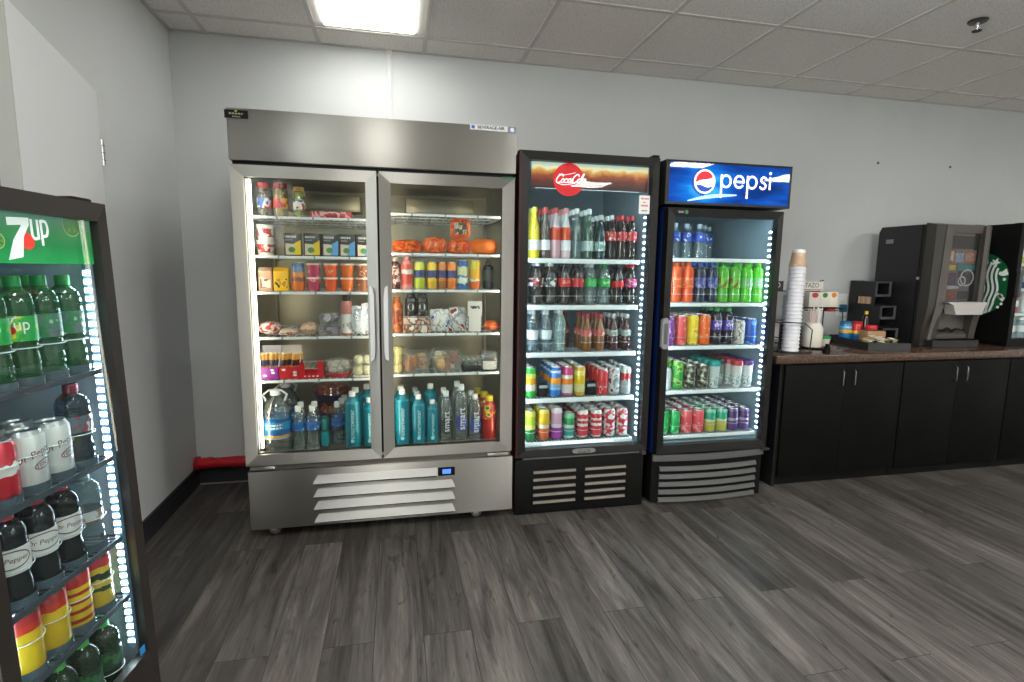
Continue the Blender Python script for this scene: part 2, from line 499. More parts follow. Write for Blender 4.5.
def floor_mat():
    m, nt, b, out = newmat('grey_vinyl_planks')
    tc = N(nt, 'ShaderNodeTexCoord')
    mp = N(nt, 'ShaderNodeMapping'); mp.inputs['Rotation'].default_value = (0, 0, PI / 2); mp.inputs['Location'].default_value = (.31, .06, 0)
    nt.links.new(tc.outputs['Object'], mp.inputs['Vector'])
    br = nt.nodes.new('ShaderNodeTexBrick')
    br.offset = .37; br.offset_frequency = 2; br.squash = 1.
    for k, v in (('Color1', (0, 0, 0, 1)), ('Color2', (1, 1, 1, 1)), ('Mortar', (.5, .5, .5, 1)), ('Scale', 1.), ('Mortar Size', .0012), ('Mortar Smooth', 0.), ('Bias', 0.), ('Brick Width', 1.22), ('Row Height', .178)):
        br.inputs[k].default_value = v
    nt.links.new(mp.outputs['Vector'], br.inputs['Vector'])
    # every plank reads its own piece of grain
    sc = N(nt, 'ShaderNodeVectorMath', operation='SCALE'); sc.inputs['Scale'].default_value = 37.
    nt.links.new(br.outputs['Color'], sc.inputs[0])
    ad = N(nt, 'ShaderNodeVectorMath', operation='ADD'); nt.links.new(mp.outputs['Vector'], ad.inputs[0]); nt.links.new(sc.outputs[0], ad.inputs[1])
    def grain(sx, sy, scale, det, rough, dist):
        g = N(nt, 'ShaderNodeMapping'); g.inputs['Scale'].default_value = (sx, sy, 1)
        nt.links.new(ad.outputs[0], g.inputs['Vector'])
        n = N(nt, 'ShaderNodeTexNoise', Scale=scale, Detail=det, Roughness=rough, Distortion=dist)
        nt.links.new(g.outputs['Vector'], n.inputs['Vector']); return n
    fine = grain(1.2, 26., 4., 5., .65, .4); broad = grain(.8, 8., 1.6, 4., .6, 1.3); knot = grain(2.6, 9., 1.5, 2., .5, 2.2)
    r1 = ramp(nt, [(.26, '#322f2d'), (.5, '#55524f'), (.74, '#736f6a')]); nt.links.new(broad.outputs['Fac'], r1.inputs['Fac'])
    r2 = ramp(nt, [(.3, (.45, .45, .45, 1)), (.55, (.86, .86, .86, 1)), (.8, (1.12, 1.1, 1.08, 1))]); nt.links.new(fine.outputs['Fac'], r2.inputs['Fac'])
    mx = N(nt, 'ShaderNodeMix', data_type='RGBA', blend_type='MULTIPLY'); mx.inputs[0].default_value = .8
    nt.links.new(r1.outputs['Color'], mx.inputs[6]); nt.links.new(r2.outputs['Color'], mx.inputs[7])
    rk = ramp(nt, [(.25, (.36, .36, .36, 1)), (.38, (1, 1, 1, 1))]); nt.links.new(knot.outputs['Fac'], rk.inputs['Fac'])
    mk = N(nt, 'ShaderNodeMix', data_type='RGBA', blend_type='MULTIPLY'); mk.inputs[0].default_value = .8
    nt.links.new(mx.outputs[2], mk.inputs[6]); nt.links.new(rk.outputs['Color'], mk.inputs[7])
    rt_ = ramp(nt, [(0., (.66, .66, .67, 1)), (.5, (.95, .94, .93, 1)), (1., (1.28, 1.26, 1.24, 1))]); nt.links.new(br.outputs['Color'], rt_.inputs['Fac'])
    m2 = N(nt, 'ShaderNodeMix', data_type='RGBA', blend_type='MULTIPLY'); m2.inputs[0].default_value = 1.
    nt.links.new(mk.outputs[2], m2.inputs[6]); nt.links.new(rt_.outputs['Color'], m2.inputs[7])
    m3 = N(nt, 'ShaderNodeMix', data_type='RGBA'); m3.inputs[7].default_value = lin('#262524')
    nt.links.new(br.outputs['Fac'], m3.inputs[0]); nt.links.new(m2.outputs[2], m3.inputs[6])
    nt.links.new(m3.outputs[2], b.inputs['Base Color'])
    rr = N(nt, 'ShaderNodeMapRange'); rr.inputs['To Min'].default_value = .36; rr.inputs['To Max'].default_value = .52
    nt.links.new(fine.outputs['Fac'], rr.inputs['Value']); nt.links.new(rr.outputs[0], b.inputs['Roughness'])
    bu = N(nt, 'ShaderNodeBump', Strength=.18, Distance=.0015); nt.links.new(fine.outputs['Fac'], bu.inputs['Height']); nt.links.new(bu.outputs[0], b.inputs['Normal'])
    b.inputs['Specular IOR Level'].default_value = .4
    return m

def tile_mat():
    m, nt, b, out = newmat('mineral_ceiling_tile')
    tc = N(nt, 'ShaderNodeTexCoord')
    v = N(nt, 'ShaderNodeTexNoise', Scale=130., Detail=3., Roughness=.7)
    nt.links.new(tc.outputs['Object'], v.inputs['Vector'])
    r = ramp(nt, [(.34, '#b9b4ac'), (.44, '#ece7e0'), (.7, '#f4f0ea')]); nt.links.new(v.outputs['Fac'], r.inputs['Fac'])
    nt.links.new(r.outputs['Color'], b.inputs['Base Color'])
    b.inputs['Roughness'].default_value = .95; b.inputs['Specular IOR Level'].default_value = .1
    bu = N(nt, 'ShaderNodeBump', Strength=.5, Distance=.002); nt.links.new(v.outputs['Fac'], bu.inputs['Height']); nt.links.new(bu.outputs[0], b.inputs['Normal'])
    return m

struct(MB().box(XL - .1, XR + .1, YF - .1, YB + .1, -.1, 0, floor_mat()).build('floor'))
struct(MB().box(XL - .1, XR + .1, YB, YB + .1, 0, H + .1, PAINT).build('wall_back'))
PAINT2 = paint('white_bounce_paint', '#f0f0ee')  # unseen walls made whiter than the grey ones to bounce more light
struct(MB().box(XR, XR + .1, YF, YB, 0, H + .1, PAINT2).build('wall_right'))
struct(MB().box(XL - .1, XR + .1, YF - .1, YF, 0, H + .1, PAINT2).build('wall_front'))
# left wall with a doorway and the opening of an added window
DY0, DY1, DZ = -1.76, -.845, 2.075
wl = MB().box(XL - .1, XL, DY1, YB, 0, H + .1, PAINT).box(XL - .1, XL, YF, -5.5, 0, H + .1, PAINT).box(XL - .1, XL, -2.8, DY0, 0, H + .1, PAINT).box(XL - .1, XL, -5.5, -2.8, 0, .3, PAINT).box(XL - .1, XL, -5.5, -2.8, 2.4, H + .1, PAINT).box(XL - .1, XL, DY0, DY1, DZ, H + .1, PAINT)
struct(wl.build('wall_left'))
wn = MB()  # out-of-view window, added so that fill light can come in
for a in ((-5.5, -5.44, .3, 2.4), (-2.86, -2.8, .3, 2.4), (-5.44, -2.86, .3, .36), (-5.44, -2.86, 2.34, 2.4), (-4.18, -4.12, .36, 2.34)): wn.box(XL - .08, XL - .02, a[0], a[1], a[2], a[3], WHITE)
wno = struct(wn.build('added_window_1'))
MB().box(XL - .053, XL - .047, -5.44, -2.86, .36, 2.34, GLASS).build('added_window_pane', wno)
# ceiling: tiles, light cells left open, metal grid as its own part
S = .6096; Y1 = -.2341
LIGHT_CELLS = [(2, 0, 1), (7, 9, 1), (8, 6, 1), (11, 7, 1), (2, 4, 1), (6, 4, 1), (10, 4, 1), (2, 8, 1)]  # unseen panels by the left wall and before the red sign are added fill
cells = set()
for k, j, n in LIGHT_CELLS:
    for q in range(n): cells.add((k, j + q))
xs = [XL] + [k * S for k in range(1, 15) if XL < k * S < XR] + [XR]
ys = [0.] + [Y1 - j * S for j in range(0, 14) if Y1 - j * S > YF] + [YF]
cb = MB(); TILE = tile_mat()
for a in range(len(xs) - 1):
    for c in range(len(ys) - 1):
        k, j = round(xs[a] / S - (0 if a else .1)), c - 1
        if a and (k, j) in cells: continue
        cb.box(xs[a], xs[a + 1], ys[c + 1], ys[c], H, H + .02, TILE)
cb.box(XL - .1, XR + .1, YF - .1, YB + .1, H + .12, H + .14, TILE)
ceil = struct(cb.build('ceiling'))
gb = MB(); GRID = M('#cfcac2', .5)
for x in xs[1:-1]: gb.box(x - .012, x + .012, YF, 0, H - .004, H + .004, GRID)
for y in ys[1:-1]: gb.box(XL, XR, y - .012, y + .012, H - .0045, H + .003, GRID)
gb.box(XL, XR, -.02, 0, H - .003, H + .004, GRID); gb.box(XL, XL + .02, YF, 0, H - .003, H + .004, GRID)
gb.build('ceiling_grid', ceil)
TROFFER = EMIT('#fffdf8', 42.); TROFFER1 = EMIT('#fffdf8', 13.)
def ceiling_light(k, j, n, label):
    x0, x1, y1, y0 = k * S, (k + 1) * S, Y1 - j * S, Y1 - (j + n) * S
    t = thing('ceiling_light', label, 'ceiling light', ((x0 + x1) / 2, (y0 + y1) / 2, H), 'fluorescent panels in the ceiling grid')
    f = MB()
    for a in ((x0 + .012, x1 - .012, y0 + .012, y0 + .064), (x0 + .012, x1 - .012, y1 - .064, y1 - .012), (x0 + .012, x0 + .064, y0 + .064, y1 - .064), (x1 - .064, x1 - .012, y0 + .064, y1 - .064)):
        f.box(*a, H - .001, H + .05, M('#d6d2ca', .5))
    f.build('frame', t)
    q = .066
    MB().prism([(x0 + q, y0 + q), (x1 - q, y0 + q), (x1 - q, y1 - q), (x0 + q, y1 - q)], H - .012, H + .012, TROFFER1 if (k, j) == (2, 0) else TROFFER, 'xy').build('diffuser', t)
for i, (k, j, n) in enumerate(LIGHT_CELLS):
    ceiling_light(k, j, n, ['bright square ceiling light above the steel refrigerator'][0] if i == 0 else
                  ['', 'square ceiling light deep in the room, mirrored in the red-sign cooler', 'square ceiling light before the blue sign, in mid room', 'square ceiling light out over the counter side of the room', 'added square fill light above the camera side by the left wall', 'added square fill light in mid room before the red sign', 'square ceiling light in mid room before the counter', 'added square fill light by the left wall deep in the room'][i])
# baseboards
BASE = M('#26272a', .45, var=.1, scale=8)
struct(MB().box(XL + .012, 3.95, -.012, 0, 0, .115, BASE).box(XL + .012, 3.95, -.02, -.012, 0, .006, M('#8a8a88', .5)).build('baseboard_back'))
struct(MB().box(XL, XL + .012, DY1 + .03, 0, 0, .115, BASE).build('baseboard_left'))
# door standing ajar behind the green-sign cooler
DOORW = M('#dcdee0', .42)
d = MB(); a = Vector((XL + .012, DY1 - .012)); bdir = Vector((.18, -.815)).normalized(); nrm = Vector((-bdir.y, bdir.x))
W = .885
def dp(u, t): p = a + bdir * u + nrm * t; return (p.x, p.y)
d.prism([dp(0, 0), dp(W, 0), dp(W, -.045), dp(0, -.045)], .01, 2.065, DOORW, 'xy')
door = struct(d.build('door_1'))
g = MB().prism([dp(W + .0005, .001), dp(W - .004, .001), dp(W - .004, -.046), dp(W + .0005, -.046)], .01, 2.065, M('#9b9d97', .5), 'xy').build('edge_strip', door)
hb = MB()
for z in (1.82, .3, 1.05):
    hb.box(XL, XL + .004, DY1 + .002, DY1 + .034, z - .05, z + .05, ALU).lathe([(0, -.053), (.008, -.053), (.008, .053), (0, .053)], ALU, (XL + .009, DY1 + .001, z), 10)
    for q in (-.03, 0, .03): hb.box(XL + .0005, XL + .018, DY1 - .008, DY1 + .0095, z + q - .001, z + q + .001, BLACK)
hb.build('hinge', door)
fr = MB().box(XL - .1, XL + .002, DY1 - .012, DY1 + .0, 0, DZ, PAINT).box(XL - .1, XL, DY0, DY0 + .04, 0, DZ, M('#8a5a34', .5)).box(XL - .1, XL + .002, DY0, DY1, DZ - .006, DZ, PAINT)
struct(fr.build('trim_1'))
PW = M('#7a5230', .6)
struct(MB().box(XL - .9, XL - .1, DY0 - .3, DY1 + .3, -.02, 0, M('#8d8a85', .6)).box(XL - .95, XL - .9, DY0 - .3, DY1 + .3, -.02, DZ + .35, PW).box(XL - .9, XL - .1, DY0 - .35, DY0 - .3, -.02, DZ + .35, PW).box(XL - .9, XL - .1, DY1 + .3, DY1 + .35, -.02, DZ + .35, PW).box(XL - .9, XL - .1, DY0 - .3, DY1 + .3, DZ + .3, DZ + .35, PW).build('wall_passage'))
# raceway, screws, red pipe on the back wall
rw = thing('wire_raceway', 'pale vertical wire raceway on the wall above the steel refrigerator', 'cable cover', (1.62, 0, 1.3))
MB().box(1.608, 1.632, -.014, 0, 1.3, 2.64, M('#cfd0cc', .5), .004).build('cover', rw); MB().box(1.603, 1.637, -.018, 0, 2.63, 2.652, M('#d8d5c8', .5), .004).build('end_cap', rw)
for x, z, w in ((5.239, 2.189, 'over the coffee brewer'), (5.92, 2.194, 'over the black cooler on the counter')):
    s = MB().lathe([(0, 0), (.009, 0), (.007, -.006), (0, -.007)], M('#5c5a57', .5), (x, 0, z), 10, axis='y').build('wall_screw')
    tag(s, 'small dark screw in the grey wall ' + w, 'screw')
pp = thing('red_pipe', 'red wrapped pipe running low along the wall beside the steel refrigerator', 'pipe', (.62, -.055, .15))
def dent(i): return .031 + .0025 * math.sin(i * 2.1)
MB().lathe([(0, 0)] + [(dent(i), i * .06) for i in range(0, 12)] + [(0, .66)], RED, (XL + .012, -.055, .15), 16, axis='x').build('pipe_run', pp)
MB().lathe([(.03, 0), (.043, 0), (.043, .022), (.03, .022)], M('#a10e18', .4), (XL + .008, -.055, .15), 16, axis='x').build('flange', pp)
cv = [(XL + .03 + .6 * i / 30, -.055 + .0325 * math.cos(i * .45), .15 + .0325 * math.sin(i * .45)) for i in range(31)]
MB().tube(cv, .004, M('#8c0d16', .4), 5).build('wrap_seam', pp)
# sprinkler in the ceiling
sp = thing('fire_sprinkler', 'small dark fire sprinkler head hanging from the ceiling tiles', 'sprinkler', (4.594, -1.145, H))
MB().lathe([(.012, -.005), (.045, -.004), (.04, -.012), (.012, -.014)], M('#4c4a47', .35, .8), (4.594, -1.145, H), 18).build('escutcheon', sp)
MB().lathe([(0, -.012), (.011, -.012), (.009, -.03), (.005, -.05), (0, -.05)], CHROME, (4.594, -1.145, H), 10).build('valve_body', sp)
MB().lathe([(0, -.05), (.022, -.052), (.02, -.056), (0, -.056)], M('#3a3835', .4, .8), (4.594, -1.145, H), 12).build('deflector', sp)

# ------------------------------------------------------------------ two-door steel refrigerator
LAMP = EMIT('#fff2dc', 17.0)
SR = thing('steel_refrigerator', 'tall two-door stainless steel refrigerator full of snacks and water', 'refrigerator', (1.574, -.42, 0))
FX0, FX1 = .915, 2.232
b = MB()
b.box(FX0 + .005, FX0 + .03, -.765, -.105, .355, 1.83, STEEL).box(FX1 - .03, FX1 - .005, -.765, -.105, .355, 1.83, STEEL)
b.box(FX0 + .03, FX1 - .03, -.14, -.105, .355, 1.83, STEEL).box(FX0 + .03, FX1 - .03, -.765, -.14, 1.79, 1.83, STEEL).box(FX0 + .03, FX1 - .03, -.765, -.14, .355, .40, STEEL)
b.box(1.548, 1.59, -.765, -.735, .40, 1.79, BLACKMAT)
b.build('cabinet', SR)
li = MB()
li.box(FX0 + .03, FX0 + .033, -.755, -.14, .40, 1.79, STEEL_IN).box(FX1 - .033, FX1 - .03, -.755, -.14, .40, 1.79, STEEL_IN)
li.box(FX0 + .033, FX1 - .033, -.143, -.14, .40, 1.79, STEEL_IN).box(FX0 + .033, FX1 - .033, -.755, -.143, .40, .403, STEEL_IN).box(FX0 + .033, FX1 - .033, -.755, -.143, 1.787, 1.79, STEEL_IN)
li.build('liner', SR)
for q in (1.70, 1.05): MB().box(q, q + .40, -.30, -.145, 1.66, 1.75, STEEL_IN, .006).build('evaporator_cover', SR)
hd = MB().box(FX0, FX1 + .003, -.83, -.105, 1.822, 2.046, STEEL, .004); hdo = hd.build('header', SR)
MB().box(FX0 + .01, FX1 - .01, -.81, -.7, 1.806, 1.822, BLACKMAT).build('header_gap', SR)
st = MB().box(.909, 1.006, -.833, -.8295, 2.001, 2.036, BLACKMAT); sto = st.build('header_sticker', hdo); sto['label'] = 'small black sticker with pale lettering'
m = MB(); lay(m, marks(.06, .012, 1, 3), M('#9aa07a', .5), wall_map(.957, -.8336, 2.021)); lay(m, marks(.036, .009, 1, 5), M('#8f937d', .5), wall_map(.957, -.8336, 2.008)); lay(m, ([(.950, 2.029), (.964, 2.029), (.957, 2.036)], [[0, 1, 2]]), M('#c8d44a', .5), lambda u, v, l: (u, -.8336, v)); m.build('lettering', hdo)
MB().box(2.003, 2.19, -.833, -.829, 2.022, 2.046, M('#e9eaec', .4)).box(2.194, 2.230, -.833, -.829, 2.016, 2.046, M('#7f87a8', .4)).build('maker_badge', hdo)
m = MB(); lay(m, text_polys('BEVERAGE-AIR', .0215, space=.95), M('#17181c', .5), wall_map(2.106, -.8336, 2.034)); lay(m, text_polys('BEVERAGE-AIR', .0215, space=.95), M('#17181c', .5), wall_map(2.1072, -.8337, 2.0345)); m.build('lettering', hdo)
m = MB(); lay(m, ([(2.010, 2.027), (2.026, 2.027), (2.026, 2.042), (2.010, 2.042)], [[0, 1, 2, 3]]), M('#3b67b5', .5), lambda u, v, l: (u, -.8336, v)); m.build('badge_mark', hdo)
m = MB(); lay(m, disc(2.212, 2.032, .010), M('#eef0f3', .5), lambda u, v, l: (u, -.8336, v)); m.build('badge_mark', hdo)
def steel_door(X0, X1, x0, x1, hx, hside):
    f = MB().frame(X0, X1, .388, 1.804, x0, x1, .440, 1.752, -.83, -.822, -.775, STEEL).build('door', SR, 20)
    MB().box(x0 - .008, x1 + .008, -.800, -.794, .432, 1.760, GLASS).build('pane', f)
    g = MB()
    for a in ((x0 - .012, x1 + .012, .428, .440), (x0 - .012, x1 + .012, 1.752, 1.764)): g.box(a[0], a[1], -.812, -.785, a[2], a[3], M('#9ba3a0', .5))
    for a in ((x0 - .012, x0, .44, 1.752), (x1, x1 + .012, .44, 1.752)): g.box(a[0], a[1], -.812, -.785, a[2], a[3], M('#9ba3a0', .5))
    g.build('gasket', f)
    h = MB(); q = hx
    pr = [(-.010, .895), (.006, .905), (.011, .94), (.011, 1.21), (.004, 1.255), (-.010, 1.265)]
    h.prism([(q + u * hside, z) for u, z in pr], -.858, -.828, M('#e4e5e6', .35, .2)); h.build('handle', f)
    return f
DL = steel_door(.917, 1.556, .970, 1.504, 1.524, 1)
DR = steel_door(1.566, 2.230, 1.621, 2.168, 1.590, -1)
MB().box(2.165, 2.232, -.836, -.826, 1.800, 1.806, M('#1f7a52', .5)).build('tape_strip', DR)
hg = MB()
for x0, x1 in ((.935, 1.05), (2.10, 2.21)): hg.box(x0, x1, -.836, -.80, .366, .384, STEEL, .003)
hg.box(.93, 2.225, -.815, -.77, .36, .388, M('#77756e', .4, .7)); hg.build('hinge_rail', SR)
bp = MB().box(.923, 2.237, -.83, -.79, .058, .358, STEEL, .003).box(.93, 2.23, -.79, -.105, .075, .355, M('#55524d', .5, .6)); bpo = bp.build('base_panel', SR)
LOUV = steel_mat('bright_steel', '#8d8d8a', .34, .42, .3)
for i, (zt, zb) in enumerate(((.322, .283), (.252, .214), (.187, .149), (.119, .082))):
    x1t, x1b = (1.835, 1.835) if i == 0 else (1.912, 1.928)
    l = MB(); V = l.bm.verts.new
    A = [(1.243, -.8302, zt), (x1t, -.8302, zt), (x1b, -.8485, zb), (1.221, -.8485, zb)]; B = [(1.243, -.829, zt), (x1t, -.829, zt), (x1b, -.829, zb), (1.221, -.829, zb)]
    va = [V(p) for p in A]; vb = [V(p) for p in B]; F = l.bm.faces.new
    l._fin([F(va), F([va[0], vb[0], vb[3], va[3]]), F([va[1], va[2], vb[2], vb[1]])], LOUV)
    l._fin([F([va[3], vb[3], vb[2], va[2]])], BLACKMAT)
    l.box(1.225, x1b - .004, -.8315, -.829, zb - .012, zb - .001, BLACKMAT)
    l.build('louver', bpo)
m = MB().box(1.839, 1.927, -.836, -.829, .276, .321, BLACKMAT, .003).build('control_display', bpo)
MB().box(1.862, 1.905, -.8375, -.8355, .287, .311, EMIT('#3f6cff', 1.6)).build('lit_digits', m)
def caster(x, y, par):
    c = MB().box(x - .05, x + .05, y - .04, y + .04, .066, .075, ALU).prism([(x - .03, .07), (x + .03, .07), (x + .008, .025), (x - .016, .025)], y - .02, y - .016, ALU).prism([(x - .03, .07), (x + .03, .07), (x + .008, .025), (x - .016, .025)], y + .016, y + .02, ALU).build('caster', par)
    MB().lathe([(0, -.012), (.026, -.012), (.03, -.006), (.03, .006), (.026, .012), (0, .012)], M('#6e6b67', .5), (x, y, .031), 16, axis='y').build('wheel', c)
for x, y in ((2.05, -.76), (1.02, -.76), (2.08, -.14), (1.02, -.14)): caster(x, y, SR)
def wire_shelf(par, x0, x1, yf, yb, z, tray=WIRE, nw=18, rail=.012, tick=True):
    s = MB().box(x0, x1, yf - .006, yf, z - rail, z + .001, tray, .002)
    s.box(x0, x1, yb, yb + .006, z - .008, z, tray)
    for x in (x0, x1 - .006): s.box(x, x + .006, yf, yb, z - .010, z, tray)
    for i in range(nw):
        x = x0 + (x1 - x0) * (i + .5) / nw
        s.box(x - .0016, x + .0016, yf, yb, z - .004, z - .0005, tray)
    for t in (.3, .62): s.box(x0, x1, yf + (yb - yf) * t - .003, yf + (yb - yf) * t + .003, z - .009, z - .004, tray)
    if tick:
        for i in range(3):
            x = x0 + (x1 - x0) * (.22 + .28 * i); s.box(x - .004, x + .004, yf - .0075, yf - .005, z - rail, z + .002, M('#9c9c98', .5))
    return s.build('wire_shelf', par)
SL = [1.588, 1.401, 1.227, 1.004, .787]; SRZ = [1.622, 1.425, 1.240, 1.013, .800]
for z in SL: wire_shelf(SR, .958, 1.545, -.725, -.155, z)
for z in SRZ: wire_shelf(SR, 1.592, 2.190, -.725, -.155, z)
for x, xx in ((.972, .981), (1.536, 1.545), (1.594, 1.603), (2.188, 2.196)):
    MB().box(x, xx, -.752, -.738, .45, 1.75, LAMP).build('light_tube', SR)
pil = MB()
for x in (.952, 1.548, 1.588, 2.187):
    for y in (-.735, -.19): pil.box(x - .003, x + .006, y, y + .018, .42, 1.76, STEEL_IN)
pil.build('shelf_rail', SR)
# ------------------------------------------------------------------ shared cooler pieces
LEDBACK = M('#5f7d99', .3)
LEDDOT = EMIT('#dcf2ff', 68.)
LEDDOT2 = EMIT('#e2f4ff', 56.)
def led_strip(par, x0, x1, y, z0, z1, n, side=-1):
    """upright lamp post at the door edge, its row of diodes facing across the shelves"""
    s = MB().box(x0, x1, y, y + .024, z0, z1, LEDBACK)
    for i in range(n):
        z = z0 + (z1 - z0) * (i + .5) / n
        if side < 0: s.box(x0 - .0016, x0, y + .003, y + .021, z - .0040, z + .0040, LEDDOT)
        else: s.box(x1, x1 + .0016, y + .003, y + .021, z - .0040, z + .0040, LEDDOT)
    return s.build('led_strip', par)
def cooler_shell(par, x0, x1, y0, y1, z0, z1, t, side, zi0):
    """outer cabinet, open to the front (y0)"""
    c = MB()
    c.box(x0, x0 + .004, y0, y1, z0, z1, side).box(x1 - .004, x1, y0, y1, z0, z1, side).box(x0 + .004, x1 - .004, y1 - .004, y1, z0, z1, side).box(x0 + .004, x1 - .004, y0, y1 - .004, z1 - .004, z1, side)
    c.box(x0 + .004, x1 - .004, y0, y1 - .004, zi0 - .05, zi0 - .046, side)
    c.build('cabinet', par)
    l = MB()
    l.box(x0 + .004, x0 + t, y0 + .005, y1 - .004, zi0 - .046, z1 - .004, LINER).box(x1 - t, x1 - .004, y0 + .005, y1 - .004, zi0 - .046, z1 - .004, LINER)
    l.box(x0 + t, x1 - t, y1 - t, y1 - .004, zi0 - .046, z1 - .004, LINER).box(x0 + t, x1 - t, y0 + .005, y1 - t, z1 - t, z1 - .004, LINER).box(x0 + t, x1 - t, y0 + .005, y1 - t, zi0 - .046, zi0, LINER)
    l.build('liner', par)
RAILW = M('#e9eff2', .35)
def glides(par, xs_, z):
    """clear front stops, one bent wire loop for each lane"""
    g = MB()
    for x, y, R in xs_:
        w = R + .0017
        p = [(x - w, y + .02, z + .05)] + [(x + w * math.cos(t), y - w * math.sin(t), z + .05) for t in [PI * k / 8 for k in range(8, -1, -1)]] + [(x + w, y + .02, z + .05)]
        g.tube(p, .0014, CLEAR('#ffffff', .45, body='#f4fbff'), 5)
    return g.build('lane_stop', par)

# ------------------------------------------------------------------ red-sign cooler
RC = thing('drink_cooler', 'tall black one-door drink cooler with red disc sign behind its glass', 'drink cooler', (2.635, -.42, 0))
cooler_shell(RC, 2.256, 3.018, -.765, -.06, .02, 1.935, .022, M('#5a1013', .4), .36)
d = MB().frame(2.254, 3.020, .338, 1.945, 2.308, 2.986, .376, 1.902, -.82, -.812, -.768, BLACKFRAME).build('door', RC, 20)
MB().box(2.300, 2.994, -.800, -.794, .370, 1.908, GLASS).build('pane', d)
MB().box(2.258, 2.263, -.821, -.766, .338, 1.945, M('#5a1013', .4)).build('edge_strip', d)
MB().box(2.985, 3.022, -.81, -.74, 1.945, 1.962, BLACKMAT, .004).build('hinge', RC)
MB().box(2.985, 3.012, -.835, -.79, .316, .338, M('#4a4744', .4, .6), .003).build('bottom_hinge', RC)
bd = MB().prism([(2.642 + .066 * math.copysign(abs(math.cos(t)) ** .5, math.cos(t)), .3605 + .0125 * math.copysign(abs(math.sin(t)) ** .6, math.sin(t))) for t in [2 * PI * k / 28 for k in range(28)]], -.829, -.819, M('#a3a4a4', .35, .6)).build('badge', d)
m = MB(); lay(m, shift(script_cola(), 2.602, .352, .0155), M('#3c3d3e', .5), lambda u, v, l: (u, -.8296, v)); m.build('lettering', bd)
bs = MB().box(2.258, 3.016, -.80, -.06, .004, .322, BLACKMAT, .006)
bso = bs.build('base_grille', RC)
m = MB().box(2.30, 2.985, -.806, -.79, .322, .329, M('#8b8b89', .4, .6)); m.build('trim_strip', RC)
for c0, c1 in ((2.360, 2.608), (2.660, 2.907)):
    for i in range(5):
        z = .243 - i * .0435
        MB().box(c0, c1, -.803, -.796, z - .008, z + .012, M('#060606', .7)).prism([(-.8035, z + .009), (-.8095, z - .004), (-.803, z - .006)], c0 + .002, c1 - .002, M('#6e675d', .45), 'yz').build('grille_slat', bso)
# sign behind the glass
mc, nt, b_, out = newmat('cola_with_ice')
tc = N(nt, 'ShaderNodeTexCoord'); no = N(nt, 'ShaderNodeTexNoise', Scale=14., Detail=5., Distortion=.6); nt.links.new(tc.outputs['Object'], no.inputs['Vector'])
sx = N(nt, 'ShaderNodeSeparateXYZ'); nt.links.new(tc.outputs['Object'], sx.inputs[0])
a1 = N(nt, 'ShaderNodeMapRange'); a1.inputs['From Min'].default_value = 1.775; a1.inputs['From Max'].default_value = 1.905; nt.links.new(sx.outputs['Z'], a1.inputs['Value'])
a2 = N(nt, 'ShaderNodeMath', operation='MULTIPLY_ADD'); a2.inputs[1].default_value = .5; nt.links.new(no.outputs['Fac'], a2.inputs[0])
a3 = N(nt, 'ShaderNodeMath', operation='SUBTRACT'); a3.inputs[1].default_value = .25; nt.links.new(a1.outputs[0], a3.inputs[0]); nt.links.new(a3.outputs[0], a2.inputs[2])
rr = ramp(nt, [(0., '#2c0a08'), (.3, '#5a1a0e'), (.52, '#8e3a16'), (.68, '#c98a3c'), (.8, '#e2cf9a'), (.93, '#bcd0c6')]); nt.links.new(a2.outputs[0], rr.inputs['Fac'])
nt.links.new(rr.outputs['Color'], b_.inputs['Base Color']); nt.links.new(rr.outputs['Color'], b_.inputs['Emission Color']); b_.inputs['Emission Strength'].default_value = .55; b_.inputs['Roughness'].default_value = .4
sg = MB().box(2.330, 2.978, -.772, -.764, 1.772, 1.906, mc).build('sign_panel', RC); sg['label'] = 'header sign picturing iced cola'
dd = MB(); lay(dd, disc(2.530, 1.818, .084, 40), EMIT('#d3121c', .5), lambda u, v, l: (u, -.7735, v)); ddo = dd.build('sign_disc', sg)
m = MB(); lay(m, shift(script_cola(), 2.455, 1.800, .0345, .03), EMIT('#ffffff', .7), lambda u, v, l: (u, -.7745, v)); m.build('lettering', ddo)
m = MB().box(2.918, 2.980, -.8012, -.8003, 1.655, 1.752, M('#e6e4e0', .5)).build('pane_sticker', d)
t = MB()
for q, (w_, z, sz) in enumerate(((.048, 1.735, .012), (.018, 1.716, .009), (.038, 1.699, .014), (.034, 1.672, .011))): lay(t, marks(w_, sz, 1, q + 2), M('#c8232c', .5) if q < 3 else M('#6b6a68', .5), lambda u, v, l, z=z: (2.949 + u, -.8018, z + v))
t.build('lettering', m)
CSH = [1.410, 1.160, .900, .645, .398]
CX = [2.369, 2.446, 2.522, 2.598, 2.675, 2.762, 2.843, 2.922]
for z in CSH:
    wire_shelf(RC, 2.326, 2.962, -.745, -.12, z, RAILW, 30, .024, False)
led_strip(RC, 2.979, 2.993, -.768, .40, 1.76, 40); led_strip(RC, 2.286, 2.304, -.768, .40, 1.76, 40, 1)
MB().box(2.36, 2.95, -.752, -.735, 1.776, 1.784, EMIT('#dcf2ff', 6.)).build('hidden_fill_strip', RC)  # hidden strip added behind the sign to brighten the shelves
MB().box(2.42, 2.84, -.765, -.757, .384, .392, EMIT('#dff2ff', 1.3)).build('floor_lamp_strip', RC)

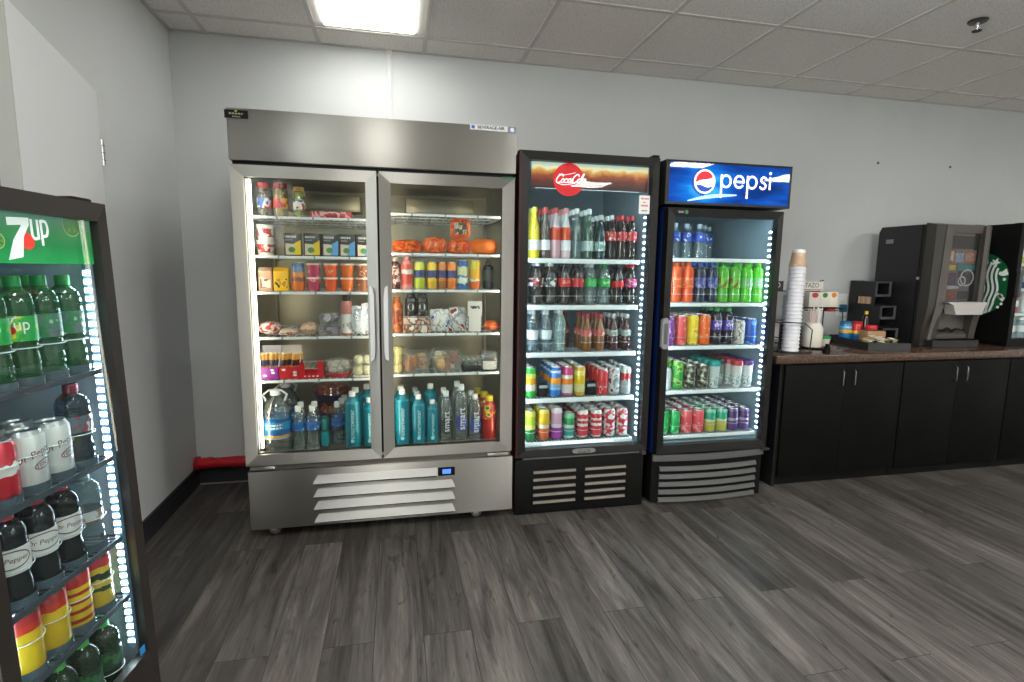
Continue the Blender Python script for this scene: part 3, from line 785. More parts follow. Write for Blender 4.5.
# ------------------------------------------------------------------ blue-sign cooler
BC = thing('drink_cooler', 'black one-door drink cooler under a wide glowing blue header sign', 'drink cooler', (3.44, -.42, 0))
cooler_shell(BC, 3.085, 3.800, -.765, -.06, .02, 1.70, .018, M('#12306e', .4), .35)
d = MB().frame(3.083, 3.797, .308, 1.694, 3.126, 3.769, .355, 1.650, -.82, -.812, -.768, BLACKFRAME).build('door', BC, 20)
MB().box(3.118, 3.777, -.800, -.794, .348, 1.657, GLASS).build('pane', d)
h = MB().prism([(3.070, .935), (3.083, .922), (3.100, .922), (3.112, .938), (3.112, 1.078), (3.100, 1.094), (3.083, 1.094), (3.070, 1.08)], -.842, -.819, M('#85878a', .4)).prism([(3.080, .95), (3.102, .95), (3.102, 1.066), (3.080, 1.066)], -.8435, -.8415, M('#55575b', .5))
h.build('handle', d)
bg = MB(); lay(bg, disc(3.158, 1.672, .031, 24, .0105), M('#0d0d0e', .4), lambda u, v, l: (u, -.8195, v)); lay(bg, ([(3.19 + .011 * math.cos(2 * PI * k / 16), 1.672 + .011 * math.sin(2 * PI * k / 16)) for k in range(16)], [list(range(16))]), M('#4f8d5b', .5), lambda u, v, l: (u, -.8195, v)); bgo = bg.build('badge', d)
m = MB(); lay(m, text_polys('true', .016), M('#e6e6e6', .5), lambda u, v, l: (3.158 + u, -.8202, 1.672 + v)); m.build('lettering', bgo)
MB().box(3.77, 3.815, -.835, -.78, .296, .308, M('#4a4744', .4, .6), .002).build('bottom_hinge', BC)
hb = MB().frame(3.042, 3.806, 1.708, 1.936, 3.062, 3.797, 1.720, 1.926, -.85, -.848, -.10, BLACKFRAME).box(3.045, 3.80, -.12, -.10, 1.71, 1.934, BLACKFRAME); hbo = hb.build('header_box', BC)
ms, nt, b_, out = newmat('blue_sign_face')
tc = N(nt, 'ShaderNodeTexCoord'); mp = N(nt, 'ShaderNodeMapping'); mp.inputs['Rotation'].default_value = (0, -.5, 0); mp.inputs['Scale'].default_value = (3., 1, 12.)
no = N(nt, 'ShaderNodeTexNoise', Scale=1.2, Detail=2.); nt.links.new(tc.outputs['Object'], mp.inputs[0]); nt.links.new(mp.outputs[0], no.inputs['Vector'])
gm = N(nt, 'ShaderNodeVectorMath', operation='DISTANCE'); gm.inputs[1].default_value = (3.275 - 3.44, -.849 + .42, 1.80); nt.links.new(tc.outputs['Object'], gm.inputs[0])
g2 = N(nt, 'ShaderNodeMapRange'); g2.inputs['From Min'].default_value = .03; g2.inputs['From Max'].default_value = .22; g2.inputs['To Min'].default_value = .55; g2.inputs['To Max'].default_value = 0.; nt.links.new(gm.outputs['Value'], g2.inputs['Value'])
g3 = N(nt, 'ShaderNodeMath', operation='ADD'); nt.links.new(no.outputs['Fac'], g3.inputs[0]); nt.links.new(g2.outputs[0], g3.inputs[1])
rr = ramp(nt, [(.3, '#032a6e'), (.55, '#0746a8'), (.8, '#0d6fd0'), (1., '#3aa6ec')]); nt.links.new(g3.outputs[0], rr.inputs['Fac'])
nt.links.new(rr.outputs['Color'], b_.inputs['Base Color']); nt.links.new(rr.outputs['Color'], b_.inputs['Emission Color']); b_.inputs['Emission Strength'].default_value = .30; b_.inputs['Roughness'].default_value = .015; b_.inputs['Specular IOR Level'].default_value = .35
sf = MB().box(3.058, 3.801, -.8455, -.84, 1.716, 1.930, ms).build('sign_face', hbo); sf['label'] = 'glowing blue sign face with round red white and blue emblem'
SY = -.8465
def sm(u, v, l): return (u, SY - l, v)
def smo(o): return lambda u, v, l: (u, SY - o, v)
g = MB(); ex, ez, er = 3.272, 1.832, .063
WG = EMIT('#ffffff', .7); RG = EMIT('#e0192a', .6); BG = EMIT('#0b3fae', .35)
# bottle-cap teeth to one side, white ring, red cap, white wave, blue bowl
for k in range(15):
    a = math.radians(95 + k * 12.5)
    lay(g, disc(ex - .006 + (er + .004) * math.cos(a), ez - .002 + (er + .004) * math.sin(a), .0068, 8), EMIT('#0a2f86', .5), smo(.0002))
lay(g, disc(ex, ez, er, 40), WG, smo(.0006))
def cap(up):
    R = er * .86; P = []
    wave = lambda x: ez + .010 + x * .50 - .010 * math.sin(x / R * 2.2) if up else ez - .022 + x * .22 - .013 * math.sin(x / R * 2.4 + .3)
    n = 24; xs_ = [-R * .999 + 2 * R * .999 * i / n for i in range(n + 1)]
    lo, hi = [], []
    for x in xs_:
        c = math.sqrt(max(0, R * R - x * x)); w = wave(x)
        if up: a, b2 = max(w, ez - c), ez + c
        else: a, b2 = ez - c, min(w, ez + c)
        if b2 > a + 1e-4: lo.append((ex + x, a)); hi.append((ex + x, b2))
    poly = lo + hi[::-1]
    return poly, [list(range(len(poly)))]
lay(g, cap(True), RG, smo(.001)); lay(g, cap(False), BG, smo(.001))
g.build('emblem', sf)
m = MB(); lay(m, shift(word_pepsi(), 3.372, 1.806, .0665), WG, smo(.0008)); m.build('lettering', sf)
sw = stroke([(3.175, 1.728), (3.25, 1.745), (3.33, 1.758), (3.40, 1.764), (3.47, 1.768)], .016, cap=False, taper=lambda t: .3 + .9 * math.sin(PI * t))
m = MB(); lay(m, sw, EMIT('#9fd2f5', .75), smo(.0003)); m.build('wave_streak', sf)
# bowed grille below the door
def bow(x): return -.80 - .03 * (1 - ((x - 3.435) / .36) ** 2)
n = 14; X = [3.073 + (3.797 - 3.073) * i / n for i in range(n + 1)]
bs = MB().prism([(x, bow(x) + .012) for x in X] + [(3.797, -.08), (3.073, -.08)], .008, .298, BLACKMAT, 'xy')
bso = bs.build('base_grille', BC)
MB().prism([(x, bow(x) - .004) for x in X] + [(x, bow(x) + .02) for x in X[::-1]], .262, .298, M('#565656', .4), 'xy').build('grille_lip', bso)
X2 = [3.115 + (3.75 - 3.115) * i / n for i in range(n + 1)]
for i in range(5):
    z = .222 - i * .047
    s = MB(); V = s.bm.verts.new
    t_ = [V((x, bow(x) + .004, z + .004)) for x in X2]; u_ = [V((x, bow(x) - .006, z - .019)) for x in X2]; w_ = [V((x, bow(x) + .014, z - .021)) for x in X2]; v_ = [V((x, bow(x) + .014, z + .004)) for x in X2]
    F = s.bm.faces.new
    s._fin([F([t_[k], t_[k + 1], u_[k + 1], u_[k]]) for k in range(n)] + [F([u_[k], u_[k + 1], w_[k + 1], w_[k]]) for k in range(n)] + [F([v_[k], v_[k + 1], t_[k + 1], t_[k]]) for k in range(n)], M('#484848', .42), True)
    s.build('grille_slat', bso)
PSH = [1.426, 1.172, .922, .660, .391]
PX = [3.215, 3.290, 3.365, 3.441, 3.516, 3.592, 3.668, 3.744]
for z in PSH:
    wire_shelf(BC, 3.160, 3.772, -.745, -.12, z, RAILW, 30, .020, False)
led_strip(BC, 3.770, 3.780, -.768, .40, 1.60, 35); led_strip(BC, 3.106, 3.120, -.768, .40, 1.60, 35, 1)

MB().box(3.17, 3.75, -.752, -.735, 1.655, 1.662, EMIT('#dcf2ff', 7.)).build('hidden_fill_strip', BC)  # unseen strip under the cooler top, added to light the bottles
# ------------------------------------------------------------------ green-sign cooler, turned and tipped back a little by the left wall
GM = Matrix.Translation((.97, -2.3, 0)) @ Matrix.Rotation(math.radians(-7.7), 4, 'Z') @ Matrix.Translation((0, 0, .93)) @ Matrix.Rotation(math.radians(-1.7), 4, 'Y') @ Matrix.Translation((0, 0, -.93))
GC = thing('drink_cooler', 'narrow black drink cooler with green header sign standing by the grey door', 'drink cooler', local=True)
GC.matrix_world = GM
def turn(mb): return mb.xform(Matrix.Rotation(PI / 2, 4, 'Z'))
# built facing -y with u = local y, then turned so that it faces +x:  (u, w, z) -> (-w, u, z)
c = MB()
gx0, gx1, gd = -.195, .222, .50
c.box(gx0, gx0 + .004, .05, gd, .03, 1.485, BLACK).box(gx1 - .004, gx1, .05, gd, .03, 1.485, BLACK).box(gx0, gx1, gd - .004, gd, .03, 1.485, BLACK).box(gx0, gx1, .05, gd, 1.48, 1.485, BLACK).box(gx0, gx1, .05, gd, .03, .04, BLACK)
turn(c).build('cabinet', GC)
l = MB(); GL = M('#bcd2e2', .5, var=.06, scale=4)
l.box(gx0 + .004, gx0 + .016, .055, gd - .004, .22, 1.48, GL).box(gx1 - .012, gx1 - .004, .045, gd - .004, .22, 1.48, GL).box(gx0 + .016, gx1 - .012, gd - .03, gd - .004, .22, 1.48, GL).box(gx0 + .016, gx1 - .012, .055, gd - .03, 1.455, 1.48, GL).box(gx0 + .016, gx1 - .012, .055, gd - .03, .22, .25, GL)
turn(l).build('liner', GC)
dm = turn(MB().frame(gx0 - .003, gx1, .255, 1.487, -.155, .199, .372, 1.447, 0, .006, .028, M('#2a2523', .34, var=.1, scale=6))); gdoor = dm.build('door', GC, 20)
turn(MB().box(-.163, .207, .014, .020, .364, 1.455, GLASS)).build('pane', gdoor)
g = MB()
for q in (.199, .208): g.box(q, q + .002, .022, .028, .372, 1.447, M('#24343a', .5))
turn(g).build('gasket', gdoor)  # teal strips draw the gasket's layered reflections beside the glass edge
turn(MB().box(.178, .197, .0125, .0138, .366, .392, M('#2e84c4', .4))).build('pane_sticker', gdoor)
turn(MB().box(.150, .212, .02, .07, 1.487, 1.498, BLACKMAT, .005)).build('hinge', GC)
for q in (1.06, .60): turn(MB().box(gx1, gx1 + .004, .006, .016, q, q + .09, RUBBER)).build('door_clip', gdoor)
turn(MB().box(gx0 + .004, gx1 - .004, .03, .05, .045, .245, BLACKMAT, .004)).build('base_grille', GC)
ft = MB()
for u in (-.16, .19):
    for w in (.08, .46): turn(MB().lathe([(0, .012), (.018, .012), (.018, .022), (.008, .024), (.008, .03), (0, .03)], RUBBER, (u, w, .0), 10)).build('levelling_foot', GC)
mg, nt, b_, out = newmat('green_sign_face')
tc = N(nt, 'ShaderNodeTexCoord'); sx = N(nt, 'ShaderNodeSeparateXYZ'); nt.links.new(tc.outputs['Object'], sx.inputs[0])
no = N(nt, 'ShaderNodeTexNoise', Scale=9., Detail=3.); nt.links.new(tc.outputs['Object'], no.inputs['Vector'])
a1 = N(nt, 'ShaderNodeMapRange'); a1.inputs['From Min'].default_value = 1.352; a1.inputs['From Max'].default_value = 1.452; nt.links.new(sx.outputs['Z'], a1.inputs['Value'])
a2 = N(nt, 'ShaderNodeMath', operation='MULTIPLY_ADD'); a2.inputs[1].default_value = .25; nt.links.new(no.outputs['Fac'], a2.inputs[0]); nt.links.new(a1.outputs[0], a2.inputs[2])
rr = ramp(nt, [(.05, '#0a9a4c'), (.45, '#0d7a40'), (.75, '#3b7f4c'), (1., '#5f8f78')]); nt.links.new(a2.outputs[0], rr.inputs['Fac'])
nt.links.new(rr.outputs['Color'], b_.inputs['Base Color']); nt.links.new(rr.outputs['Color'], b_.inputs['Emission Color']); b_.inputs['Emission Strength'].default_value = .5
gs = turn(MB().box(-.175, .207, .0245, .028, 1.350, 1.453, mg)).build('sign_panel', GC); gs['label'] = 'green header sign with red dot and white numeral'
def gmo(o): return lambda u, v, l: (-(.0242 - o), u - .037, v - .001)
WS = EMIT('#eef3f0', .6)
m = MB()
# tall slanting seven, red dot, two thin letters
lay(m, ([(.012, 1.437), (.064, 1.440), (.063, 1.426), (.047, 1.402), (.040, 1.363), (.006, 1.357), (.022, 1.395), (.045, 1.425), (.012, 1.422)], [[0, 1, 2, 3, 6, 7, 8][:3] + [7, 8], [2, 3, 6, 7], [3, 4, 5, 6]]), WS, gmo(.0006))
lay(m, stroke([(.069, 1.438), (.069, 1.408), (.075, 1.400), (.083, 1.402)], .006, cap=False), WS, gmo(.0006)); lay(m, stroke([(.084, 1.438), (.084, 1.399)], .006, cap=False), WS, gmo(.0006))
lay(m, stroke([(.093, 1.438), (.093, 1.387)], .006, cap=False), WS, gmo(.0006)); lay(m, stroke([(.093, 1.436), (.105, 1.435), (.109, 1.422), (.105, 1.408), (.093, 1.406)], .006, cap=False), WS, gmo(.0006))
m.build('lettering', gs)
m = MB(); lay(m, disc(.056, 1.394, .0165, 24), EMIT('#e0392c', .6), gmo(.0004)); m.build('red_dot', gs)
m = MB()
for cx, cz, r in ((.178, 1.436, .025), (-.012, 1.392, .014), (-.040, 1.388, .012)):
    V, F = stroke(arc(cx, cz, r, r, 0, 345, 18), .003, closed=True); V = [(u, min(v, 1.451)) for u, v in V]
    lay(m, (V, F), M('#b9cf7d', .5), gmo(.0003))
    for k in range(6):
        a = k * PI / 3; lay(m, ([(cx + .004 * math.cos(a), min(1.451, cz + .004 * math.sin(a))), (cx + r * .8 * math.cos(a - .35), min(1.451, cz + r * .8 * math.sin(a - .35))), (cx + r * .8 * math.cos(a + .35), min(1.451, cz + r * .8 * math.sin(a + .35)))], [[0, 1, 2]]), M('#8fb83e', .5), gmo(.0002))
m.build('fruit_slices', gs)
GSH = [1.108, .893, .690, .536, .300]
GY = [-.139, -.069, .0015, .0715, .1415]; GY1 = [-.107, -.041, .025, .091, .158]
GTRAY = M('#3c4650', .4)
for z in GSH:
    s = MB().box(-.176, .206, .030, .036, z - .012, z, GTRAY).box(-.176, .206, .40, .406, z - .012, z, GTRAY)
    for i in range(24):
        u = -.176 + .382 * (i + .5) / 24; s.box(u - .002, u + .002, .036, .402, z - .005, z - .001, GTRAY)
    so = turn(s).build('wire_shelf', GC)
    for u in (GY1 if z == GSH[0] else GY):
        k = MB()
        a = [PI + PI * q / 16 for q in range(17)]; rg = .0322 if z == GSH[0] else .0340
        pr = [(u + (rg + .0009) * math.cos(t), .070 + (rg + .0009) * math.sin(t)) for t in a] + [(u + rg * math.cos(t), .070 + rg * math.sin(t)) for t in a[::-1]]
        k.prism(pr, z - .002, z + .016, CLEAR('#9fb6c0', .35, body='#5a6b76'), 'xy', True)
        k.tube([(u - rg - .0013, .10, z + .075)] + [(u + (rg + .0013) * math.cos(t), .070 + (rg + .0013) * math.sin(t), z + .075) for t in a] + [(u + rg + .0013, .10, z + .075)], .0011, CLEAR('#ffffff', .2, body='#eef7ff'), 5)
        turn(k).build('lane_stop', so)
s = MB().box(.189, .206, .029, .046, .392, 1.350, LEDBACK)
for i in range(48):
    z = .40 + .94 * (i + .5) / 48; s.box(.1875, .189, .0305, .0445, z - .0045, z + .0045, LEDDOT2)
turn(s).build('led_strip', GC)
s = MB().box(-.178, -.173, .036, .050, .392, 1.350, LEDBACK)
for i in range(48):
    z = .40 + .94 * (i + .5) / 48; s.box(-.173, -.1715, .038, .048, z - .0045, z + .0045, LEDDOT2)
turn(s).build('led_strip', GC)
# ------------------------------------------------------------------ product prototypes
USED = set()
def put(P, loc, label, group=None, rz=0., frame=None, cat=None):
    mt = Matrix.Translation((loc[0], loc[1], loc[2] + .0012)) @ Matrix.Rotation(rz, 4, 'Z')
    if frame is not None: mt = frame @ mt
    if P.name not in USED:
        USED.add(P.name); P.matrix_world = mt
        P['label'] = label; LABELS.setdefault(label, []).append(P.name)
        if group: P['group'] = group
        return P
    return dup(P, None, label, group, mt)
LOOPS = []
ORD = ['first', 'second', 'third', 'fourth', 'fifth']
def lane(P, x, y, z, n, look, place, group, pitch=.070, rz=0., frame=None, jit=.0):
    if frame is None: LOOPS.append((x, y, z, P.bound_box[4][0] + .0012))
    for i in range(n):
        r = rz + random.uniform(-.4, .4) * (1 if i else .2)
        l = (x + random.uniform(-jit, jit), y + i * pitch, z + .0016)
        if frame is not None: l = (-(l[1]), l[0], l[2])
        put(P, l, '%s, %s in line %s' % (look, ORD[i], place), group, r, frame)

def new_can(side, R=.033, h=.122, decals=(), name='drink_can', lid=ALU):
    o = MB().lathe([(0, .006), (.022, .003), (.8 * R, 0), (.86 * R, .002), (R, .013), (R, h - .013), (.84 * R, h - .003), (.80 * R, h)], None, seg=22, ms=[ALU, ALU, ALU, side, side, side, ALU]).build(name)
    tag(o, None, 'drink can')
    k = MB().lathe([(.84 * R, h - .003), (.82 * R, h + .0008), (.77 * R, h), (.74 * R, h - .004), (0, h - .0038)], lid, seg=20)
    k.box(-.008, .008, -.012, .008, h - .0038, h - .0026, lid, .0008, 1); k.build('lid', o)
    for vf, m in decals:
        d = MB(); lay(d, vf, m, cyl_map(R + .0003, 0)); d.build('lettering', o)
    return o

PROF = {
 'soda': [(0, .004), (.70, 0), (.92, .012), (.98, .05), (.98, .22), (.90, .30), (.96, .36), (1, .40), (1, .66), (.97, .68), (1, .72), (.97, .78), (.84, .835), (.60, .88), (.42, .905), (.40, .94)],
 'contour': [(0, .004), (.66, 0), (.88, .012), (.95, .06), (.97, .16), (.84, .28), (.90, .36), (1, .44), (1, .62), (.92, .69), (.72, .79), (.46, .88), (.38, .91), (.38, .94)],
 'glass': [(0, .004), (.85, 0), (.97, .02), (1, .06), (1, .34), (.98, .38), (.98, .52), (.90, .60), (.62, .72), (.42, .80), (.38, .92), (.42, .925), (.42, .955)],
 'water': [(0, .006), (.70, 0), (.95, .015), (.97, .08), (.90, .16), (.96, .24), (.90, .34), (.98, .42), (1, .46), (1, .66), (.92, .72), (.70, .82), (.46, .89), (.40, .91), (.40, .94)],
 'tall': [(0, .006), (.75, 0), (.97, .02), (1, .06), (1, .70), (.95, .77), (.72, .85), (.42, .91), (.36, .92), (.36, .945)],
 'straight': [(0, .004), (.9, 0), (1, .015), (1, .74), (.92, .80), (.62, .86), (.52, .88), (.52, .91)],
}
def new_bottle(kind, R, H, body, cap, label=None, lz=(.44, .64), capr=None, decals=(), name='drink_bottle', liquid=None, fill=.8, seg=20, capz=None, neck=None):
    pr = [(r * R, z * H) for r, z in PROF[kind]]
    ms = [body] * (len(pr) - 1)
    if neck: ms[-3:] = [neck] * 3
    o = MB().lathe(pr, None, seg=seg, ms=ms).build(name)
    tag(o, None, 'drink bottle')
    zt = capz if capz else pr[-1][1] - .004
    cr = capr if capr else pr[-1][0] * 1.14
    MB().lathe([(cr * .97, zt - .012), (cr, zt - .01), (cr, H - .003), (cr * .9, H), (0, H)], cap, seg=18).build('cap', o)
    if liquid:
        lp = [(r * .95, max(z, .004)) for r, z in pr if z < fill * H]
        lp.append((lp[-1][0], fill * H)); lp.append((0, fill * H))
        MB().lathe([(0, .005)] + lp[1:], liquid, seg=16).build('drink', o)
    if label is not None:
        a, b = lz[0] * H, lz[1] * H
        rr = []
        for k in range(7):
            z = a + (b - a) * k / 6
            for q in range(len(pr) - 1):
                if pr[q][1] <= z <= pr[q + 1][1] and pr[q + 1][1] > pr[q][1]:
                    t = (z - pr[q][1]) / (pr[q + 1][1] - pr[q][1]); rr.append((pr[q][0] + (pr[q + 1][0] - pr[q][0]) * t + .0006, z)); break
        MB().lathe(rr, label, seg=seg).build('wrap_label', o)
    for vf, m, rad, zc, turn_ in decals:
        d = MB(); lay(d, vf, m, cyl_map(rad, zc, turn=turn_)); d.build('lettering', o)
    return o
WT = M('#f4f4f2', .45)
COLA = M('#1b0d09', .12, coat=.6)
def capm(h): return M(h, .4)
def sh(vf, dx, dy, s=1., rot=0.): return shift(vf, dx, dy, s, rot)

# ---------------- green-sign cooler
GRN = CLEAR('#c4e2cc', .80, body='#2f8a4c', rough=.05, base=.07, edge='#2c6a42')
gl = new_bottle('soda', .0308, .216, GRN, capm('#12a04e'), PR([(0., '#1fa34a'), (.55, '#5fbf3c'), (.66, '#dfe04a')], 40, seed=2.), (.40, .63),
                decals=[(text_polys('up', .034, 0, sx=.8), WT, .0319, .119, 0), (sh(text_polys('7', .05, .1), -.021, 0), WT, .0319, .118, 0), (disc(-.018, -.010, .0085, 14), M('#d8261f', .4), .0321, .119, 0)], liquid=CLEAR('#cfe2d8', .85, body='#3a5a48'), fill=.82)
gl2 = new_bottle('soda', .0308, .216, GRN, capm('#12a04e'), PR([(0., '#5d6f70'), (.5, '#2c7a4c'), (.62, '#9fb0ae')], 50, seed=5.), (.40, .63), liquid=CLEAR('#cfe2d8', .85, body='#3a5a48'), fill=.82)
gy0 = .070
for i, u in enumerate(GY1[1:]):
    P = gl if i in (0, 1) else gl2
    lane(P, u, gy0, GSH[0], 2, ['green soda bottle with lettered label', 'green soda bottle with lettered label', 'clear green soda bottle with turned label', 'clear green soda bottle with turned label'][i],
         ['by the shaded side', 'next to turned ones', 'beside lettered ones', 'next to light strip'][i], 'green soda bottles on the upper shelf of the green-sign cooler', .072, PI / 2 - .70, GM)
lane(gl, GY1[0], gy0, GSH[0], 1, 'green soda bottle with lettered label', 'against the shaded wall', 'green soda bottles on the upper shelf of the green-sign cooler', .072, PI / 2, GM)
DP = poly_union([sh(text_polys('Dr Pepper', .021, .25, sx=.9), 0, .010), sh(text_polys('TEN', .012, .2), -.004, -.016), stroke(arc(.002, -.016, .018, .008, 0, 345, 16), .0018, closed=True)])
dcan = new_can(BAND([(0., '#8d2437'), (.10, '#d9dcdc'), (.92, '#b9bcbd')], .122, .3, .25), .0325, decals=[(sh(DP, .006, .066, .98, .32), M('#6d1226', .4))])
rcan = new_can(BAND([(0., '#7c0f1d'), (.12, '#c21f33'), (.45, '#e5e3df'), (.62, '#c21f33')], .122, .3, .1, noise=.3, nscale=30), .0325)
lane(rcan, GY[0], gy0, GSH[1], 3, 'deep red soda can', 'beside the silver cans', 'cans on the middle shelf of the green-sign cooler', .069, PI / 2, GM)
lane(rcan, GY[1], gy0, GSH[1], 3, 'deep red soda can', 'between silver cans and the deep red cans', 'cans on the middle shelf of the green-sign cooler', .069, PI / 2, GM)
lane(dcan, GY[2], gy0, GSH[1], 3, 'silver soda can with maroon script', 'next to the deep red cans', 'cans on the middle shelf of the green-sign cooler', .069, PI / 2 - .45, GM)
lane(dcan, GY[3], gy0, GSH[1], 3, 'silver soda can with maroon script', 'next to the dark bottle', 'cans on the middle shelf of the green-sign cooler', .069, PI / 2 - .45, GM)
dkb = new_bottle('soda', .0325, .188, CLEAR('#b8c4c8', .5, body='#39484f'), capm('#8a1f33'), PR([(0., '#59707a'), (.5, '#8b4a5e'), (.6, '#c4ced0')], 50, seed=9.), (.42, .62))
put(dkb, (-.071, GY[4], GSH[1]), 'dark clear bottle at the end of the silver can shelf', None, 0, GM)
OV = poly_union([text_polys('Dr Pepper', .014, .2), stroke(arc(0, 0, .034, .017, 0, 345, 20), .0022, closed=True)])
dpb = new_bottle('soda', .0316, .187, CLEAR('#5a3a34', .25, body='#1d2226', rough=.06), capm('#b21c33'), M('#d6d8d8', .4), (.34, .62), decals=[(OV, M('#5d1626', .4), .0326, .094, 0)])
for i in range(5):
    if i == 4: continue
    lane(dpb, GY[i], gy0, GSH[2], 2 if i != 3 else 1, 'red-capped cola bottle with pale label', ['by the shaded side wall', 'beneath the deep red cans', 'beneath the first silver can lane', 'beside the tan reflection slabs'][i], 'red-capped bottles in the green-sign cooler', .072, PI / 2 - .85 + .2 * (i - 1), GM)
clb = new_bottle('soda', .0316, .187, CLEAR('#dce8ea', .8, body='#8fa0a8', base=.06), capm('#9fb0b6'), PR([(0., '#8a7a6a'), (.55, '#b8bcbc')], 40, seed=6.), (.34, .50)); put(clb, (-.071, GY[4], GSH[2]), 'clear bottle before the tan reflection slabs next to the light strip', None, .5, GM)
bx = tag(MB().box(-.070, .070, -.045, .045, 0, .020, M('#b08d63', .7, var=.1, scale=30), .003).build('tan_reflection_slab'), None, 'carton')  # slabs built in place of a tan striped reflection in the cooler
MB().box(-.071, .071, -.046, .046, .015, .021, M('#8d6b46', .7)).build('lid', bx)
for k in range(4):
    put(bx, (-.20, .125, GSH[2] + .001 + k * .034), '%s tan slab in place of a reflection behind red-capped bottles' % ['lowest', 'second lowest', 'third', 'topmost'][k], 'reflection slabs in the green-sign cooler', PI / 2, GM)
    if k: tag(MB().box(-.06, .06, -.04, .04, 0, .0105, M('#222a30', .7), .002).build('reflection_gap_slab'), 'dark slab for the gap under tan reflection slab %s' % ['two', 'three', 'four'][k - 1], 'carton', 'reflection slabs in the green-sign cooler').matrix_world = GM @ Matrix.Translation((-.20, .125, GSH[2] + .0235 + (k - 1) * .034)) @ Matrix.Rotation(PI / 2, 4, 'Z')
TEA1 = BAND([(0., '#2d2f1a'), (.06, '#d9b71c'), (.68, '#c8321f'), (.80, '#b3202a'), (.93, '#47522a')], .137, .3, .1, noise=.05, nscale=60)
TEA2 = BAND([(0., '#2b2a1a'), (.05, '#dcbc20'), (.14, '#a52a25'), (.20, '#dcbc20'), (.30, '#a52a25'), (.36, '#dcbc20'), (.46, '#a52a25'), (.52, '#dcbc20'), (.60, '#a52a25'), (.66, '#dcbc20'), (.74, '#c22a2c'), (.94, '#7c1c1c')], .137, .3, .1, noise=.02, nscale=80)
TEA3 = PR([(0., '#23402f'), (.40, '#d8bd34'), (.62, '#20352c'), (.68, '#b9a23a')], 38, seed=3.)
t1 = new_can(TEA1, .0324, .138); t2 = new_can(TEA2, .0324, .138)
t3o = new_can(BAND([(0., '#cdb23a'), (.34, '#2b4a38'), (.42, '#d4bb3c'), (.55, '#223a30'), (.66, '#d4bb3c'), (.76, '#c4323a'), (.94, '#7c1c1c')], .138, .3, .1, noise=.12, nscale=50), .0324, .138)
for i, P in enumerate((t1, t1, t2, t3o)):
    lane(P, GY[i + 1] if i < 4 else 0, gy0, GSH[3] + .0, 2, ['yellow tea can with red top', 'yellow tea can with red top', 'yellow tea can with red stripes', 'yellow tea can with dark figures'][i],
         ['by the shaded wall', 'beside the striped tea can', 'of tall tea cans', 'next to the light strip'][i], 'tall tea cans in the green-sign cooler', .070, PI / 2 + .4 * i, GM)
gbz = new_bottle('soda', .0325, .205, CLEAR('#3f8a4a', .25, body='#15341f'), capm('#43b04a'), PR([(0., '#1d3b2a'), (.5, '#2c6a3a'), (.62, '#57636a')], 50, seed=4.), (.40, .63))
for i in range(1, 5):
    lane(gbz, GY[i], gy0, GSH[4], 1, 'dark green-capped bottle', ['by the shaded wall', 'second along', 'third along', 'next to the light strip'][i - 1] + ', low shelf', 'green-capped bottles on the lowest shelf', .07, PI / 2, GM)

# ---------------- red-sign cooler
Y0 = -.700
rc1 = 'on the upper shelf, red-sign cooler'
def tallglass(body, lab, cap, R=.0275, H=.268, liq=None): return new_bottle('glass', R, H, body, capm(cap), lab, (.16, .36), liquid=None)
yb = tallglass(M('#d6c51e', .1, coat=.6), M('#e6e8e8', .5), '#d7d84a'); db = tallglass(M('#4a4038', .12, coat=.6), M('#dfe6ee', .5), '#c04040')
ob = tallglass(BAND([(0., '#c89aa6'), (.36, '#c43a12'), (.62, '#b9b0b4')], .268, .12, coat=.6), None, '#b03a3a'); ob2 = tallglass(BAND([(0., '#d9c4cc'), (.36, '#cf4310'), (.62, '#c9cdd0')], .268, .12, coat=.6), M('#e6ebf0', .5), '#cf8a8a')
cb_ = tallglass(CLEAR('#e6f2f2', .86, body='#9fb6bc', base=.07, edge='#587076'), None, '#dfe6e6'); gb_ = tallglass(CLEAR('#b9dcca', .78, body='#5d8f7e', base=.07, edge='#2f5a48'), M('#b9cfd0', .5), '#cfdcd8')
for P, x, lk, pl in ((yb, 2.370, 'tall yellow glass soda bottle', 'by the shaded wall'), (db, 2.430, 'tall dark glass soda bottle', 'beside the yellow ones'), (ob, 2.488, 'tall orange and pink glass bottle', 'beside dark bottles'), (ob2, 2.546, 'tall orange glass bottle with white label', 'beside clear bottles'),
                     (cb_, 2.606, 'tall clear glass bottle', 'beside orange bottles'), (gb_, 2.676, 'tall pale green glass bottle', 'beside cola bottles')):
    lane(P, x, Y0, CSH[0], 3, lk, pl + ', red-sign cooler', 'glass soda bottles on the upper shelf', .066)
ck1 = new_bottle('glass', .029, .238, M('#12363c', .1, coat=.6), capm('#c2ccd0'), PR([(0., '#7fa9a8'), (.55, '#dfe9e8')], 40, seed=1.), (.18, .40))
ck2 = new_bottle('contour', .029, .240, CLEAR('#7a5a52', .3, body='#1c1512'), capm('#b9c6c8'), PR([(0., '#b3202a'), (.60, '#e9e2df')], 55, seed=7.), (.42, .63))
ck3 = new_bottle('contour', .029, .240, M('#22140f', .1, coat=.6), capm('#c8323c'), PR([(0., '#b3202a'), (.62, '#ece6e2')], 55, seed=3.), (.42, .63))
for P, x, lk, pl in ((ck1, 2.745, 'teal glass bottle with pale label', 'beside tall pale bottles'), (ck2, 2.808, 'cola bottle with pale cap', 'beside teal bottles'), (ck3, 2.868, 'cola bottle with red label', 'beside pale-capped bottles'), (ck3, 2.928, 'cola bottle with red label', 'next to the light strip')):
    lane(P, x, Y0, CSH[0], 3, lk, pl + ', upper shelf', 'glass cola bottles on the upper shelf', .064)
def pet(liq, lab, cap, R=.0335, H=.232, kind='contour', dec=(), lz=(.42, .62)): return new_bottle(kind, R, H, liq, capm(cap), lab, lz, decals=dec)
